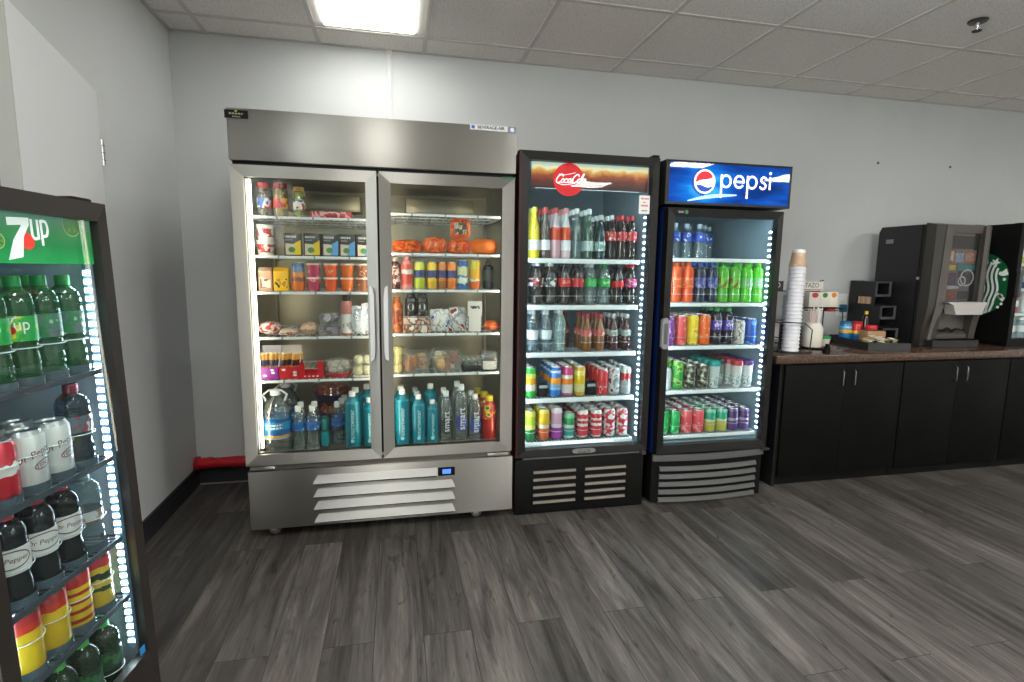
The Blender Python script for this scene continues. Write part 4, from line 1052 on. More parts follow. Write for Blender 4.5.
DK = M('#1a0f0c', .08, coat=.7); CLR = CLEAR('#eaf4f4', .88, body='#b9cccc', base=.07, edge='#5f7a78')
COKEW = sh(script_cola(), -.023, -.004, .0105)
q1 = pet(DK, PR([(0., '#1a1a1c'), (.48, '#b3242c'), (.56, '#e4e6e6')], 45, seed=11.), '#e9ecec'); q2 = pet(DK, PR([(0., '#2a2a2c'), (.55, '#e4e6e6')], 45, seed=12.), '#eceeee')
q3 = pet(DK, M('#cf1f2b', .4), '#1c1c1d', dec=[(COKEW, M('#efe6c8', .5), .0345, .122, 0)]); q4 = pet(DK, PR([(0., '#c4202b'), (.66, '#e8d9d6')], 35, seed=14.), '#241515')
q5 = pet(CLR, PR([(0., '#159a3e'), (.64, '#35b35a')], 25, seed=15.), '#dfe4e4'); q6 = pet(CLR, M('#12a03f', .4), '#13a24a', dec=[(text_polys('Sprite', .022, .2, sx=.85), WT, .0345, .122, .12)])
q7 = pet(DK, M('#cf1418', .4), '#202020', lz=(.42, .56)); q8 = pet(DK, PR([(0., '#b51a62'), (.55, '#cfb6cc'), (.62, '#7a2a5a')], 40, seed=17.), '#d21f27')
for P, x, lk, pl in ((q1, 2.389, 'white-capped cola bottle with black and red label', 'by the shaded wall'), (q2, 2.465, 'white-capped cola bottle with grey label', 'on the second shelf'), (q3, 2.545, 'dark-capped cola bottle with red script label', 'on the second shelf'), (q4, 2.622, 'cola bottle with mottled red label', 'on the second shelf'),
                     (q5, 2.695, 'clear soda bottle with plain green label', 'on the second shelf'), (q6, 2.778, 'green-capped clear bottle with lettered green label', 'second shelf'), (q7, 2.857, 'cola bottle with narrow red label', 'on the second shelf'), (q8, 2.936, 'red-capped cola bottle with magenta label', 'by the light strip')):
    lane(P, x, Y0, CSH[1], 2, lk, pl, 'cola bottles on the second shelf', .072)
w1 = new_bottle('contour', .0315, .230, CLEAR('#e2ecee', .86, body='#93a5ad', base=.07, edge='#46585f'), capm('#cdd6da'), M('#d2dde2', .45), (.30, .52), decals=[(disc(0, 0, .014, 14), M('#1d2b33', .5), .028, .148, 0)])
w2 = new_bottle('water', .033, .232, CLEAR('#dbeaea', .70, body='#c3dcdc', base=.07, edge='#7d9999'), capm('#e4eaea'))
a1_ = new_bottle('glass', .0275, .206, M('#7a4a14', .1, coat=.6), capm('#a31f24'), PR([(0., '#c94a44'), (.6, '#e3d6c4')], 55, seed=21.), (.40, .56)); a2_ = new_bottle('glass', .0275, .206, M('#3a1412', .1, coat=.6), capm('#b9bcbc'), PR([(0., '#8fa09c'), (.6, '#d4d4cc')], 55, seed=22.), (.40, .56))
for P, x, n, lk, pl in ((w1, 2.369, 2, 'clear bottle with white label and dark seal', 'by the shaded wall'), (w1, 2.447, 2, 'clear bottle with white label and dark seal', 'beside the plain bottles'), (w2, 2.524, 2, 'plain pale clear bottle', 'on the third shelf'),
                        (a1_, 2.683, 3, 'amber glass cola bottle with red label', 'in the third shelf gap'), (a1_, 2.761, 3, 'amber glass cola bottle with red label', 'beside the silver labels'), (a2_, 2.842, 3, 'dark glass bottle with silver label', 'beside the amber bottles'), (a2_, 2.920, 3, 'dark glass bottle with silver label', 'by the light strip')):
    lane(P, x, Y0, CSH[2], n, lk, pl, 'bottles on the third shelf', .068)
put(a1_, (2.610, -.52, CSH[2]), 'amber cola bottle standing deeper behind the gap', 'bottles on the third shelf'); put(a1_, (2.625, -.44, CSH[2]), 'amber cola bottle farthest back behind the third shelf gap', 'bottles on the third shelf')
h16 = .168
c1 = new_can(BAND([(0., '#2fae3c'), (.22, '#e4e6c8'), (.44, '#eda01f'), (.66, '#c8e05a'), (.8, '#2eaf3f')], h16, .25, .2, noise=.06), .0325, h16)
c2_ = new_can(BAND([(0., '#2674c8'), (.22, '#7db4e2'), (.42, '#f09a2a'), (.64, '#3b7fd0'), (.8, '#cfdcec'), (.88, '#2a62b4')], h16, .25, .2, noise=.06), .0325, h16)
c3_ = new_can(BAND([(0., '#b35a86'), (.12, '#e2ddd6'), (.40, '#ee8a30'), (.60, '#e9dfd6'), (.72, '#c43a78')], h16, .25, .2, noise=.06), .0325, h16)
c4_ = new_can(BAND([(0., '#c8aa2a'), (.14, '#dcd68a'), (.40, '#e6c21e'), (.70, '#e8dc7a'), (.86, '#c9a426')], h16, .25, .2, noise=.06), .0325, h16)
c5_ = new_can(PR([(0., '#c8202c'), (.62, '#e9c4c0'), (.68, '#a0121e')], 35, seed=31.), .0325, .150); c6_ = new_can(PR([(0., '#8e9698'), (.48, '#c4cacc'), (.62, '#7b2a34')], 30, rough=.25, seed=32.), .0325, .154); c7_ = new_can(BAND([(0., '#b9c0c2'), (.52, '#c23038'), (.78, '#c4cacc')], .158, .25, .4, noise=.3, nscale=45), .0325, .158)
for P, x, n, lk, pl in ((c1, 2.360, 3, 'tall green and orange tea can', 'by the shaded wall'), (c2_, 2.505, 4, 'tall blue and orange tea can', 'on the fourth shelf'), (c3_, 2.575, 3, 'tall pink and white tea can', 'on the fourth shelf'), (c4_, 2.648, 4, 'tall yellow tea can', 'on the fourth shelf'),
                        (c5_, 2.786, 4, 'tall red cola can', 'on the fourth shelf'), (c6_, 2.857, 4, 'tall silver cola can with red patch', 'on the fourth shelf'), (c7_, 2.928, 4, 'tall pale silver cola can', 'by the light strip')):
    lane(P, x, Y0, CSH[3], n, lk, pl, 'tall cans on the fourth shelf', .068)
pu = tag(MB().box(-.030, .030, -.012, .012, 0, .070, BLACKMAT, .006).box(-.030, .030, .012, .016, .0, .082, M('#2b2c30', .4), .001).build('lane_pusher'), None, 'shelf divider'); MB().prism([(-.024, .050), (.024, .050), (.024, .066), (-.024, .066)], -.0135, -.012, M('#9aa4aa', .5)).build('price_card', pu)
put(pu, (2.433, Y0, CSH[3]), 'black lane pusher between green and blue tea cans', 'black pushers in empty lanes'); put(pu, (2.717, Y0, CSH[3]), 'black lane pusher between yellow and red cans', 'black pushers in empty lanes')
z5 = CSH[4]
e1 = new_can(BAND([(0., '#1f7a3c'), (.36, '#d8e070'), (.52, '#a9cc2e'), (.8, '#dfe35a')], .172, .25, .2, noise=.08), .0325, .172); e2 = new_can(BAND([(0., '#c8531e'), (.14, '#d9601f'), (.38, '#ddd6c2'), (.5, '#e6bb18'), (.86, '#e9cf50')], .176, .25, .2, noise=.05), .0325, .176)
e3 = new_can(BAND([(0., '#9a2f96'), (.38, '#d3c6d2'), (.5, '#c79ab4'), (.84, '#ddc8d2')], .180, .25, .2, noise=.05), .0325, .180); e4 = new_can(BAND([(0., '#bfe0dc'), (.12, '#1e8f7c'), (.42, '#d4e6da'), (.55, '#1c8a4c'), (.82, '#6bbf88')], .146, .25, .2, noise=.05), .0325, .146)
e5 = new_can(BAND([(0., '#e0d6d4'), (.08, '#d23440'), (.42, '#e4dcda'), (.52, '#c62a38'), (.62, '#e2cfcc'), (.70, '#c42735'), (.86, '#e0d4d2')], .160, .25, .2, noise=.12, nscale=70), .0325, .160)
e6 = new_can(PR([(0., '#d5dadb'), (.42, '#c62a38'), (.58, '#c9ced0'), (.7, '#b81f2e')], 28, rough=.28, seed=41.), .0325, .162)
for P, x, n, lk, pl in ((e1, 2.362, 3, 'tall green and yellow can', 'by the shaded wall, bottom shelf'), (e2, 2.443, 4, 'tall yellow and orange can', 'on the bottom shelf'), (e3, 2.518, 4, 'tall pink and purple can', 'on the bottom shelf'), (e4, 2.593, 1, 'short green and teal can', 'on the bottom shelf'),
                        (e5, 2.674, 5, 'red and white cola can', 'beside the short green can'), (e5, 2.757, 5, 'red and white cola can', 'two lanes from the green can'), (e6, 2.838, 5, 'silver and red cola can', 'beside the red and white lanes'), (e6, 2.916, 5, 'silver and red cola can', 'by the light strip')):
    lane(P, x, Y0, z5, n, lk, pl, 'cans on the bottom shelf of the red-sign cooler', .068)

# ---------------- blue-sign cooler
wb = new_bottle('water', .032, .205, CLEAR('#eef7fa', .92, body='#b9d0da', base=.07, edge='#6f8a9a'), capm('#dfe8f2'), PR([(0., '#1c4fc0'), (.58, '#e8eef6'), (.66, '#2a62cc')], 40, seed=51.), (.50, .74))
for i, (x, y, lb) in enumerate(((3.25, -.60, 'by the shaded wall'), (3.335, -.58, 'in front of its row'), (3.42, -.58, 'standing beside the gap'), (3.50, -.50, 'deep beside the mullion reflection'), (3.43, -.44, 'behind the gap bottle'), (3.345, -.42, 'deep in the second row'), (3.58, -.42, 'deepest of the upper shelf'))):
    put(wb, (x, y, PSH[0]), 'blue-labelled water bottle on the upper shelf, ' + lb, 'water bottles on the upper shelf', random.uniform(0, 6))
def psoda(liq, lab, cap): return new_bottle('soda', .0335, .232, liq, capm(cap), lab, (.36, .62))
o1 = psoda(M('#e2551c', .1, coat=.6), PR([(0., '#e8622a'), (.55, '#f0a070'), (.66, '#c03a20')], 45, seed=61.), '#e2672a'); b1 = psoda(M('#14233f', .1, coat=.6), PR([(0., '#24408f'), (.5, '#8c86b4'), (.62, '#3a4fa0')], 45, seed=62.), '#1f5fc0')
g1_ = psoda(M('#4fae1c', .1, coat=.6), PR([(0., '#7fc22a'), (.52, '#2f9a2c'), (.64, '#b3302a')], 40, seed=63.), '#1f9a3c'); g2_ = psoda(M('#56c81e', .1, coat=.6), PR([(0., '#8fb89a'), (.5, '#63cc3a'), (.66, '#b9c4c0')], 40, seed=64.), '#63cf2e')
for i, (P, x, lk, pl) in enumerate(((o1, 3.215, 'orange soda bottle', 'by the shaded wall'), (o1, 3.290, 'orange soda bottle', 'beside the blue bottles'), (b1, 3.366, 'dark blue soda bottle', 'beside the orange bottles'), (b1, 3.445, 'dark blue soda bottle', 'beside the green bottles'),
                     (g1_, 3.516, 'green soda bottle with red flash', 'beside the blue bottles'), (g1_, 3.594, 'green soda bottle with red flash', 'beside lime bottles'), (g2_, 3.674, 'lime soda bottle with grey label', 'beside red-flash bottles'), (g2_, 3.7475, 'lime soda bottle with grey label', 'by the light strip'))):
    lane(P, x, Y0, PSH[1], 2, lk, pl + ', blue-sign cooler', 'soda bottles on the second shelf of the blue-sign cooler', .074)
d1 = new_can(PR([(0., '#7a3a8a'), (.6, '#c8a0c4')], 30, seed=71.), .0335, .168); d2_ = new_can(PR([(0., '#d8484a'), (.58, '#eda08c'), (.66, '#b52c3a')], 30, seed=72.), .0335, .172); d3_ = new_can(PR([(0., '#e6c814'), (.6, '#f2e070'), (.68, '#caa012')], 26, seed=73.), .0335, .176); d4_ = new_can(PR([(0., '#e8621c'), (.6, '#f2a060'), (.68, '#c84412')], 26, seed=74.), .0335, .178)
gp = new_bottle('soda', .0335, .218, M('#1c1026', .1, coat=.6), capm('#2f9a4c'), PR([(0., '#4a2a9a'), (.6, '#c9c0e4'), (.66, '#5a36b0')], 40, seed=75.), (.40, .66), decals=[(text_polys('Crush', .022, .2), WT, .0345, .118, .2)])
d5_ = new_can(PR([(0., '#c4c0bc'), (.5, '#6a4a44'), (.58, '#dcdad6')], 40, seed=76.), .0335, .142); d6_ = new_can(PR([(0., '#1a4fb4'), (.62, '#6f9fe0')], 26, seed=77.), .0345, .152)
for P, x, n, lk, pl in ((d1, 3.188, 4, 'tall purple can', 'by the shaded wall, third shelf'), (d2_, 3.262, 4, 'tall coral can', 'on the third shelf'), (d3_, 3.338, 4, 'tall yellow can', 'on the third shelf'), (d4_, 3.414, 4, 'tall orange can', 'on the third shelf'),
                        (gp, 3.490, 3, 'grape soda bottle', 'beside the orange cans'), (gp, 3.568, 3, 'grape soda bottle', 'beside the grey cans'), (d5_, 3.646, 3, 'short grey patterned can', 'on the third shelf'), (d6_, 3.722, 4, 'royal blue can', 'by the light strip, third shelf')):
    lane(P, x, Y0, PSH[2], n, lk, pl, 'drinks on the third shelf of the blue-sign cooler', .070)
f0 = new_can(M('#cdd6d6', .3), .033, .128); f1 = new_can(PR([(0., '#2f9a3c'), (.56, '#9ecb4a'), (.64, '#1c7a36')], 26, seed=81.), .0335, .168)
f2 = new_can(PR([(0., '#2b2620'), (.46, '#8c7a5a'), (.54, '#3d8a84'), (.6, '#cfc6ae')], 45, seed=82.), .0335, .142)
def lidded(body, lidc, name='lidded_cup'):
    o = MB().lathe([(0, .003), (.022, 0), (.025, .003), (.0335, .128), (.0345, .135)], body, seg=20).build(name); tag(o, None, 'drink cup')
    MB().lathe([(.0345, .132), (.0362, .134), (.0362, .150), (.033, .160), (.020, .165), (0, .165)], capm(lidc), seg=20).build('cup_lid', o)
    MB().lathe([(.0262, .012), (.0300, .070)], PR([(0., '#9aa8a4'), (.5, '#d9dfdc'), (.62, '#5b7a78')], 45, seed=84.), seg=20).build('sleeve_print', o)
    return o
CUPW = M('#c9d1d0', .4)
l1 = lidded(CUPW, '#1f9a94'); l2 = lidded(M('#8d9694', .4), '#3c4444'); l3 = lidded(M('#d6d2d0', .4), '#b8323c'); l4 = lidded(M('#d8dadd', .4), '#5a2f80')
for P, x, n, lk, pl in ((f0, 3.180, 3, 'short plain pale can', 'by the shaded wall'), (f1, 3.256, 4, 'tall green can', 'on the fourth shelf'), (f2, 3.335, 4, 'short dark patterned can', 'beside the green cans'), (f2, 3.422, 4, 'short dark patterned can', 'beside teal-lidded cups'),
                        (l1, 3.497, 4, 'teal-lidded white drink cup', 'on the fourth shelf'), (l2, 3.573, 4, 'dark-lidded grey drink cup', 'on the fourth shelf'), (l3, 3.649, 4, 'red-lidded white drink cup', 'on the fourth shelf'), (l4, 3.722, 4, 'purple-lidded white drink cup', 'on the fourth shelf')):
    lane(P, x, Y0 + (.07 if P is l2 else 0), PSH[3], n - (1 if P is l2 else 0), lk, pl, 'drinks on the fourth shelf of the blue-sign cooler', .075)
h1 = new_can(PR([(0., '#1c9a4a'), (.6, '#7fcf8a'), (.68, '#157a3c')], 26, seed=91.), .0338, .138); h2_ = new_can(PR([(0., '#d84a54'), (.6, '#f0a49c'), (.68, '#b52c3c')], 26, seed=92.), .0345, .138)
h3 = new_can(BAND([(0., '#b9b04a'), (.45, '#c9d6b4'), (.55, '#1f9a78'), (.86, '#6cbf9c')], .138, .3, .1, noise=.12), .0345, .138); h4_ = new_can(BAND([(0., '#5a3a78'), (.45, '#a894b4'), (.56, '#3f1f5c'), (.88, '#6a4a80')], .138, .3, .1, noise=.14), .0345, .138)
for P, x, lk, pl in ((h1, 3.178, 'green soda can', 'by the shaded wall'), (h1, 3.252, 'green soda can', 'beside the coral lanes'), (h2_, 3.329, 'coral soda can', 'beside the green lanes'), (h2_, 3.408, 'coral soda can', 'beside the teal lanes'), (h3, 3.487, 'teal and olive can', 'beside the coral lanes'), (h3, 3.565, 'teal and olive can', 'beside the purple lanes'),
                     (h4_, 3.640, 'purple soda can', 'beside the teal lanes'), (h4_, 3.716, 'purple soda can', 'by the light strip')):
    lane(P, x, Y0, PSH[4], 5, lk, pl + ', bottom shelf', 'cans on the bottom shelf of the blue-sign cooler', .070)

for par, a, b_x, sh_ in ((RC, 2.3, 3.0, CSH), (BC, 3.1, 3.8, PSH)):
    for z in sh_[(1 if par is RC else 0):]: glides(par, [(x, y, R) for x, y, zz, R in LOOPS if zz == z and a < x < b_x], z)
# ------------------------------------------------------------------ snacks and water in the steel refrigerator
def one(mb, name, label, cat, x, y, z, group=None, rz=0.):
    o = mb.build(name); tag(o, label, cat, group); o.matrix_world = Matrix.Translation((x, y, z)) @ Matrix.Rotation(rz, 4, 'Z'); return o
SY_ = -.655
# pickle jars and the flat red pack on the top shelf
def jar(body, fill, cap, lab, R=.0325, H=.160):
    o = MB().lathe([(0, .004), (R * .85, 0), (R, .01), (R, H * .80), (R * .85, H * .86)], body, seg=20).build('glass_jar'); tag(o, None, 'jar')
    MB().lathe([(R * .90, H * .86), (R * .92, H * .87), (R * .92, H * .985), (R * .85, H), (0, H)], capm(cap), seg=20).build('jar_lid', o)
    MB().lathe([(R + .0006, H * .26), (R + .0006, H * .56)], lab, seg=20).build('jar_label', o)
    rnd = random.Random(int(R * 1e4) + int(H * 1e4)); f = MB()
    for k in range(26): a = rnd.uniform(0, 6.3); r = R * .62 * math.sqrt(rnd.random()); f.blob((r * math.cos(a), r * math.sin(a), .016 + (H * .72) * k / 26), (.012, .012, .013), fill, k, seg=6, rings=4)
    f.build('contents', o); return o
JG = CLEAR('#f4f7f0', .8, body='#c9cfc0')
j1 = jar(JG, M('#5d1a16', .4), '#c8202a', PR([(0., '#b8232c'), (.46, '#e4e2de'), (.56, '#3763b4')], 22, seed=101.)); put(j1, (1.018, SY_, SL[0]), 'red-lidded jar of dark red snacks on the top shelf')
j2 = jar(JG, M('#d9a83a', .4), '#b8242c', PR([(0., '#c9342c'), (.5, '#e2b23c'), (.6, '#d94c34')], 25, seed=102.), .034, .162); put(j2, (1.094, SY_, SL[0]), 'red-lidded jar of golden snacks in the middle of three')
j3 = jar(JG, M('#cfd064', .4), '#d7a44a', PR([(0., '#2d64b8'), (.46, '#e8e6dc'), (.58, '#c8323a')], 22, seed=103.), .0275, .148); put(j3, (1.178, SY_, SL[0]), 'amber-lidded slim jar of yellow green pickles')
o = one(MB().box(-.098, .098, -.06, .06, 0, .034, PR([(0., '#c23a42'), (.5, '#e2a8a4'), (.6, '#a82430')], 30, seed=104.), .008), 'meat_pack', 'flat red patterned pack lying on the top shelf', 'food pack', 1.332, SY_, SL[0])
# stacked tubs
def tub(lab, R=.040, H=.074):
    o = MB().lathe([(0, .002), (R * .84, 0), (R * .86, .003), (R, H - .012)], M('#e6e0d4', .4), seg=22).build('deli_tub'); tag(o, None, 'tub')
    MB().lathe([(R * .91, H * .20), (R * .990, H * .74)], lab, seg=22).build('tub_label', o)
    MB().lathe([(R, H - .014), (R * 1.06, H - .012), (R * 1.06, H - .004), (R, H), (0, H - .002)], M('#ddd6cb', .4), seg=22).build('tub_lid', o); return o
tb = tub(PR([(0., '#b8323a'), (.47, '#e9e2d8'), (.62, '#d8a0a0')], 30, seed=105.))
put(tb, (1.015, SY_, SL[1]), 'round white tub with red label, lower of two stacked'); put(tb, (1.017, SY_, SL[1] + .0745), 'round white tub with red label, stacked on another', None, 1.)
# snack boxes with bright panels
def snackbox(c1, c2, w=.080, h=.112):
    o = MB().box(-w / 2, w / 2, -.018, .018, 0, h, M('#1d1a1b', .35), .003).build('snack_box'); tag(o, None, 'snack box')
    m = MB(); m.quad([(-w * .42, -.0185, h * .05), (w * .42, -.0185, h * .05), (w * .42, -.0185, h * .50), (-w * .42, -.0185, h * .55)], M('#d9c9b0', .4)); m.quad([(-w * .02, -.0187, h * .05), (w * .46, -.0187, h * .05), (w * .46, -.0187, h * .70), (w * .10, -.0187, h * .55)], M(c1, .4)); lay(m, disc(-w * .06, h * .27, w * .20, 16, w * .17), M(c2, .4), lambda u, v, l: (u, -.0189, v)); m.build('front_print', o)
    m = MB(); lay(m, marks(w * .6, .016, 1, 4), M('#d6d2cc', .5), lambda u, v, l: (u - w * .1, -.0188, v + h * .84)); lay(m, marks(w * .4, .008, 1, 6), M('#a8a49c', .5), lambda u, v, l: (u - w * .2, -.0188, v + h * .70)); m.build('lettering', o); return o
s1 = snackbox('#e9c21e', '#3d7a34'); s2 = snackbox('#5fa0d8', '#4d8a44')
for i, (P, x, lb) in enumerate(((s1, 1.146, 'black snack box with yellow panel beside the white tubs'), (s1, 1.238, 'second black snack box with yellow panel from the tubs'), (s2, 1.322, 'black snack box with blue panel beside the yellow-panelled boxes'), (s2, 1.406, 'black snack box with blue panel, second from the door mullion'), (s2, 1.486, 'black snack box with blue panel cut off by the door mullion'))):
    put(P, (x, SY_ - .02, SL[1]), lb, 'black snack boxes', .08 * (-1) ** i)
# cartons, can and fruit cups
def carton(m, w, h, pr):
    o = MB().box(-w / 2, w / 2, -.028, .028, 0, h * .86, m, .003).prism([(-.028, h * .86), (.028, h * .86), (.004, h), (-.004, h)], -w / 2, w / 2, m, 'yz').build('drink_carton'); tag(o, None, 'carton')
    MB().box(-w * .40, w * .40, -.0288, -.028, h * .14, h * .52, pr).build('front_print', o); return o
put(carton(PR([(0., '#c79a78'), (.6, '#e2c6a6')], 20, seed=111.), .062, .117, PR([(0., '#8c3a34'), (.5, '#e8d8c4')], 45, seed=112.)), (1.011, SY_, SL[2]), 'tan drink carton at the end of the third shelf')
put(carton(M('#e6b21c', .4), .070, .117, PR([(0., '#3a2a1a'), (.42, '#e6c23c'), (.6, '#c87a1e')], 40, seed=113.)), (1.084, SY_, SL[2]), 'bright yellow drink carton beside the tan carton')
put(new_can(BAND([(0., '#d8722a'), (.34, '#8a5a54'), (.5, '#d88a4a'), (.66, '#6a7ca0'), (.84, '#4a6f98')], .142, .3, .1, noise=.2, nscale=50), .031, .142), (1.161, SY_, SL[2]), 'orange and blue tall can beside the yellow carton')
def fcup(c, top):
    R, Hc = .0340, .070
    o = MB().lathe([(0, .002), (R * .72, 0), (R * .75, .004), (R, Hc - .008)], c, seg=20).build('fruit_cup'); tag(o, None, 'fruit cup')
    MB().lathe([(R, Hc - .009), (R * 1.07, Hc - .007), (R * 1.05, Hc), (0, Hc)], top, seg=20).build('cup_lid', o); return o
fc = [('#b83a5c', 'crimson'), ('#e0561e', 'orange'), ('#dd6a1c', 'amber'), ('#9a5a3a', 'brown')]
for i, (c, nm) in enumerate(fc):
    P = fcup(PR([(0., c), (.60, '#e2b090'), (.66, c)], 28, seed=120. + i), M('#e6d9cc', .4))
    x = (1.234, 1.316, 1.396, 1.470)[i]
    put(P, (x, SY_, SL[2]), '%s fruit cup in the lower row, third shelf' % nm)
    o = put(P, (x + .002, SY_, SL[2] + .0702), '%s fruit cup stacked on its twin, third shelf' % nm, None, 1.2)
# sandwich shelf
def flat_pack(c, w, d, h, seed, name='deli_pack'):
    o = MB().pillow(w, d, h, c, (0, 0, 0), 8, .10, seed, .35).xform(Matrix.Translation((0, -d / 2, h * .62)) @ Matrix.Rotation(-PI / 2, 4, 'X')).build(name); tag(o, None, 'food pack'); return o
put(flat_pack(PR([(0., '#b8323a'), (.5, '#d9cfc4'), (.62, '#8a3a34')], 28, seed=130.), .105, .13, .062, 3), (1.018, SY_, SL[3]), 'red and white wrapped sandwich at the shelf end')
put(flat_pack(PR([(0., '#d9c9b4'), (.54, '#b84a44'), (.62, '#e6e2da')], 28, seed=131.), .100, .13, .034, 4), (1.112, SY_ - .01, SL[3]), 'thin cream wrapped sandwich beside the red wrap')
put(flat_pack(PR([(0., '#d6b49a'), (.54, '#a8503a'), (.60, '#e4d6c4')], 28, seed=132.), .092, .13, .056, 5), (1.208, SY_, SL[3]), 'pinkish wrapped sandwich in the middle of the shelf')
def deli(c, w=.115, d=.12, h=.06, lidc='#e4e4e0'):
    o = MB().prism([(-w * .42, 0), (w * .42, 0), (w * .5, h * .75), (-w * .5, h * .75)], -d / 2, d / 2, CLEAR('#f6f8f6', .86, body='#d4d6d2', base=.06)).build('clamshell_box'); tag(o, None, 'food box')
    MB().prism([(-w * .52, h * .75), (w * .52, h * .75), (w * .50, h * .80), (w * .40, h), (-w * .40, h), (-w * .50, h * .80)], -d / 2 - .003, d / 2 + .003, CLEAR('#f8faf8', .88, body=lidc, base=.06)).build('clear_lid', o)
    f = MB(); rnd = random.Random(int(w * 1e4) + int(h * 1e4))
    for k in range(9): f.blob((rnd.uniform(-.32, .32) * w, rnd.uniform(-.38, .38) * d, h * rnd.uniform(.3, .62)), (w * .17, w * .17, h * .30), c[k % len(c)], k)
    f.build('contents', o); return o
pur = deli([M('#6a4a6c', .5), M('#b8a4bc', .5)], .112, .12, .060); put(pur, (1.306, SY_, SL[3]), 'purple filled clear box, lower of two'); put(deli([M('#a08aa8', .5), M('#d8d0d2', .5), M('#5a3a54', .5)], .104, .12, .056), (1.310, SY_, SL[3] + .0605), 'pale purple clear box stacked on another box')
bt = new_bottle('straight', .029, .205, M('#b9766e', .3), M('#16161a', .4), PR([(0., '#e6e4e2'), (.6, '#b8aeac')], 20, seed=133.), (.05, .52), capr=.020, capz=.165); put(bt, (1.388, SY_, SL[3]), 'black-capped pink bottle beside the white bags')
BAGW = PR([(0., '#e9ecee'), (.52, '#8fa0b0'), (.58, '#f2f4f4'), (.70, '#3a4a5c')], 26, seed=134.)
put(flat_pack(BAGW, .001, .001, .001, 1) if False else tag(MB().pillow(.075, .150, .045, BAGW, (0, 0, 0), 9, .16, 6).build('snack_bag'), None, 'snack bag'), (1.4475, SY_ - .02, SL[3]), 'white snack bag by the black-capped bottle', 'white snack bags behind the first door', -.2)
put(tag(MB().pillow(.075, .165, .045, BAGW, (0, 0, 0), 9, .16, 8).build('snack_bag'), None, 'snack bag'), (1.496, SY_ + .02, SL[3]), 'taller white snack bag against the door mullion', 'white snack bags behind the first door', .2)
# cheese snack display boxes and meat tray
def display(c, c2, w, seed, fillc):
    h = .16
    o = MB().box(-w / 2, w / 2, -.05, -.047, 0, .062, M(c, .4)).box(-w / 2, w / 2, .047, .05, 0, h, M(c2, .4)).box(-w / 2, w / 2, -.047, .047, 0, .003, M(c2, .4))
    for s_ in (-1, 1): o.prism([(-.05, 0), (.05, 0), (.05, h), (-.05, .062)], s_ * w / 2 - .0015, s_ * w / 2 + .0015, M(c2, .4), 'yz')
    o = o.build('display_box'); tag(o, None, 'display box')
    m = MB(); rnd = random.Random(seed)
    for k in range(3): lay(m, disc(rnd.uniform(-.3, .3) * w, .02 + .014 * k, .010, 10, .006), M('#e8d8d8', .5), lambda u, v, l: (u, -.0504, v))
    m.build('front_print', o)
    return o
d1_ = display('#8a2f8c', '#d9d4dc', .090, 1, None); put(d1_, (1.013, SY_, SL[4]), 'purple-fronted display box of snack sticks')
d2b = display('#c01f2c', '#dcd2ca', .098, 2, None); put(d2b, (1.108, SY_, SL[4]), 'red-fronted display box of snack sticks')
for bi, (bxx, nm, cols) in enumerate(((1.013, 'purple-fronted', ('#e0a83a', '#3a3560', '#d89a34')), (1.108, 'red-fronted', ('#d8742a', '#4a2a34', '#e2a03c')))):
    for k in range(6):
        s_ = tag(MB().pillow(.020, .105, .014, BAND([(0., cols[0]), (.34, cols[1]), (.62, cols[2]), (.9, '#e8d8b8')], .105, .3), (0, 0, 0), 6, .05, k).build('snack_stick'), '%s wrapped snack stick standing in the %s box' % (ORD[k] if k < 5 else 'sixth', nm), 'snack stick', 'snack sticks in display boxes')
        s_.matrix_world = Matrix.Translation((bxx - .034 + .0135 * k, SY_ - .02 + .012 * (k % 3), SL[4] + .030)) @ Matrix.Rotation((.18 if bi else .04) * (1 if k > 2 else .3), 4, 'Y')
RC_ = M('#c8161f', .4)
o = MB().box(-.055, .055, -.05, .05, 0, .003, RC_).box(-.055, .055, .047, .05, 0, .03, RC_).prism([(-.055, 0), (.055, 0), (.055, .088), (.030, .088), (.030, .026), (-.032, .026), (-.032, .080), (-.055, .080)], -.052, -.049, RC_)
for s_ in (-1, 1): o.box(s_ * .055 - .0015, s_ * .055 + .0015, -.05, .05, 0, .080, RC_)
o = o.build('empty_display_box'); tag(o, None, 'display box'); m = MB()
for k in range(4): lay(m, disc(-.03 + .02 * k, .012, .006, 8, .004), M('#f0dcdc', .5), lambda u, v, l: (u, -.0524, v))
m.build('front_print', o); put(o, (1.2125, SY_, SL[4]), 'nearly empty red display box with a cut-out front')
def meat(w, rim, c, seed, h=.10):
    o = MB().lathe([(0, .003), (w * .40, 0), (w * .5, .02), (w * .47, .024)], rim, seg=24, sy=.72).build('meat_tray'); tag(o, None, 'food tray')
    f = MB(); rnd = random.Random(seed)
    for k in range(12): a = rnd.uniform(0, 6.3); r = w * .30 * math.sqrt(rnd.random()); f.blob((r * math.cos(a), r * math.sin(a) * .7, .035 + rnd.uniform(0, .03)), (.024, .022, .020), c[k % len(c)], k)
    f.build('contents', o)
    MB().lathe([(w * .49, .022), (w * .47, .06), (w * .36, h * .92), (0, h)], CLEAR('#f6f6f4', .85), seg=24, sy=.72).build('clear_lid', o); return o
put(meat(.140, M('#b8242c', .4), [M('#d9cfc0', .5), M('#c4b4a0', .5), M('#8a8a6a', .5)], 5), (1.338, SY_, SL[4]), 'oval red-rimmed tray of pale food under a clear lid')
rp = MB().box(-.05, .05, -.055, .055, 0, .006, M('#e2dccb', .5), .002).build('roll_tray'); tag(rp, None, 'food tray')
f = MB()
for k, (x, y, z) in enumerate(((-.025, -.026, .030), (.025, -.026, .030), (-.025, .026, .030), (.025, .026, .030), (-.022, 0, .082), (.026, 0, .082))): f.blob((x, y, z), (.027, .027, .026), M('#e6dcb4', .5), k, .06)
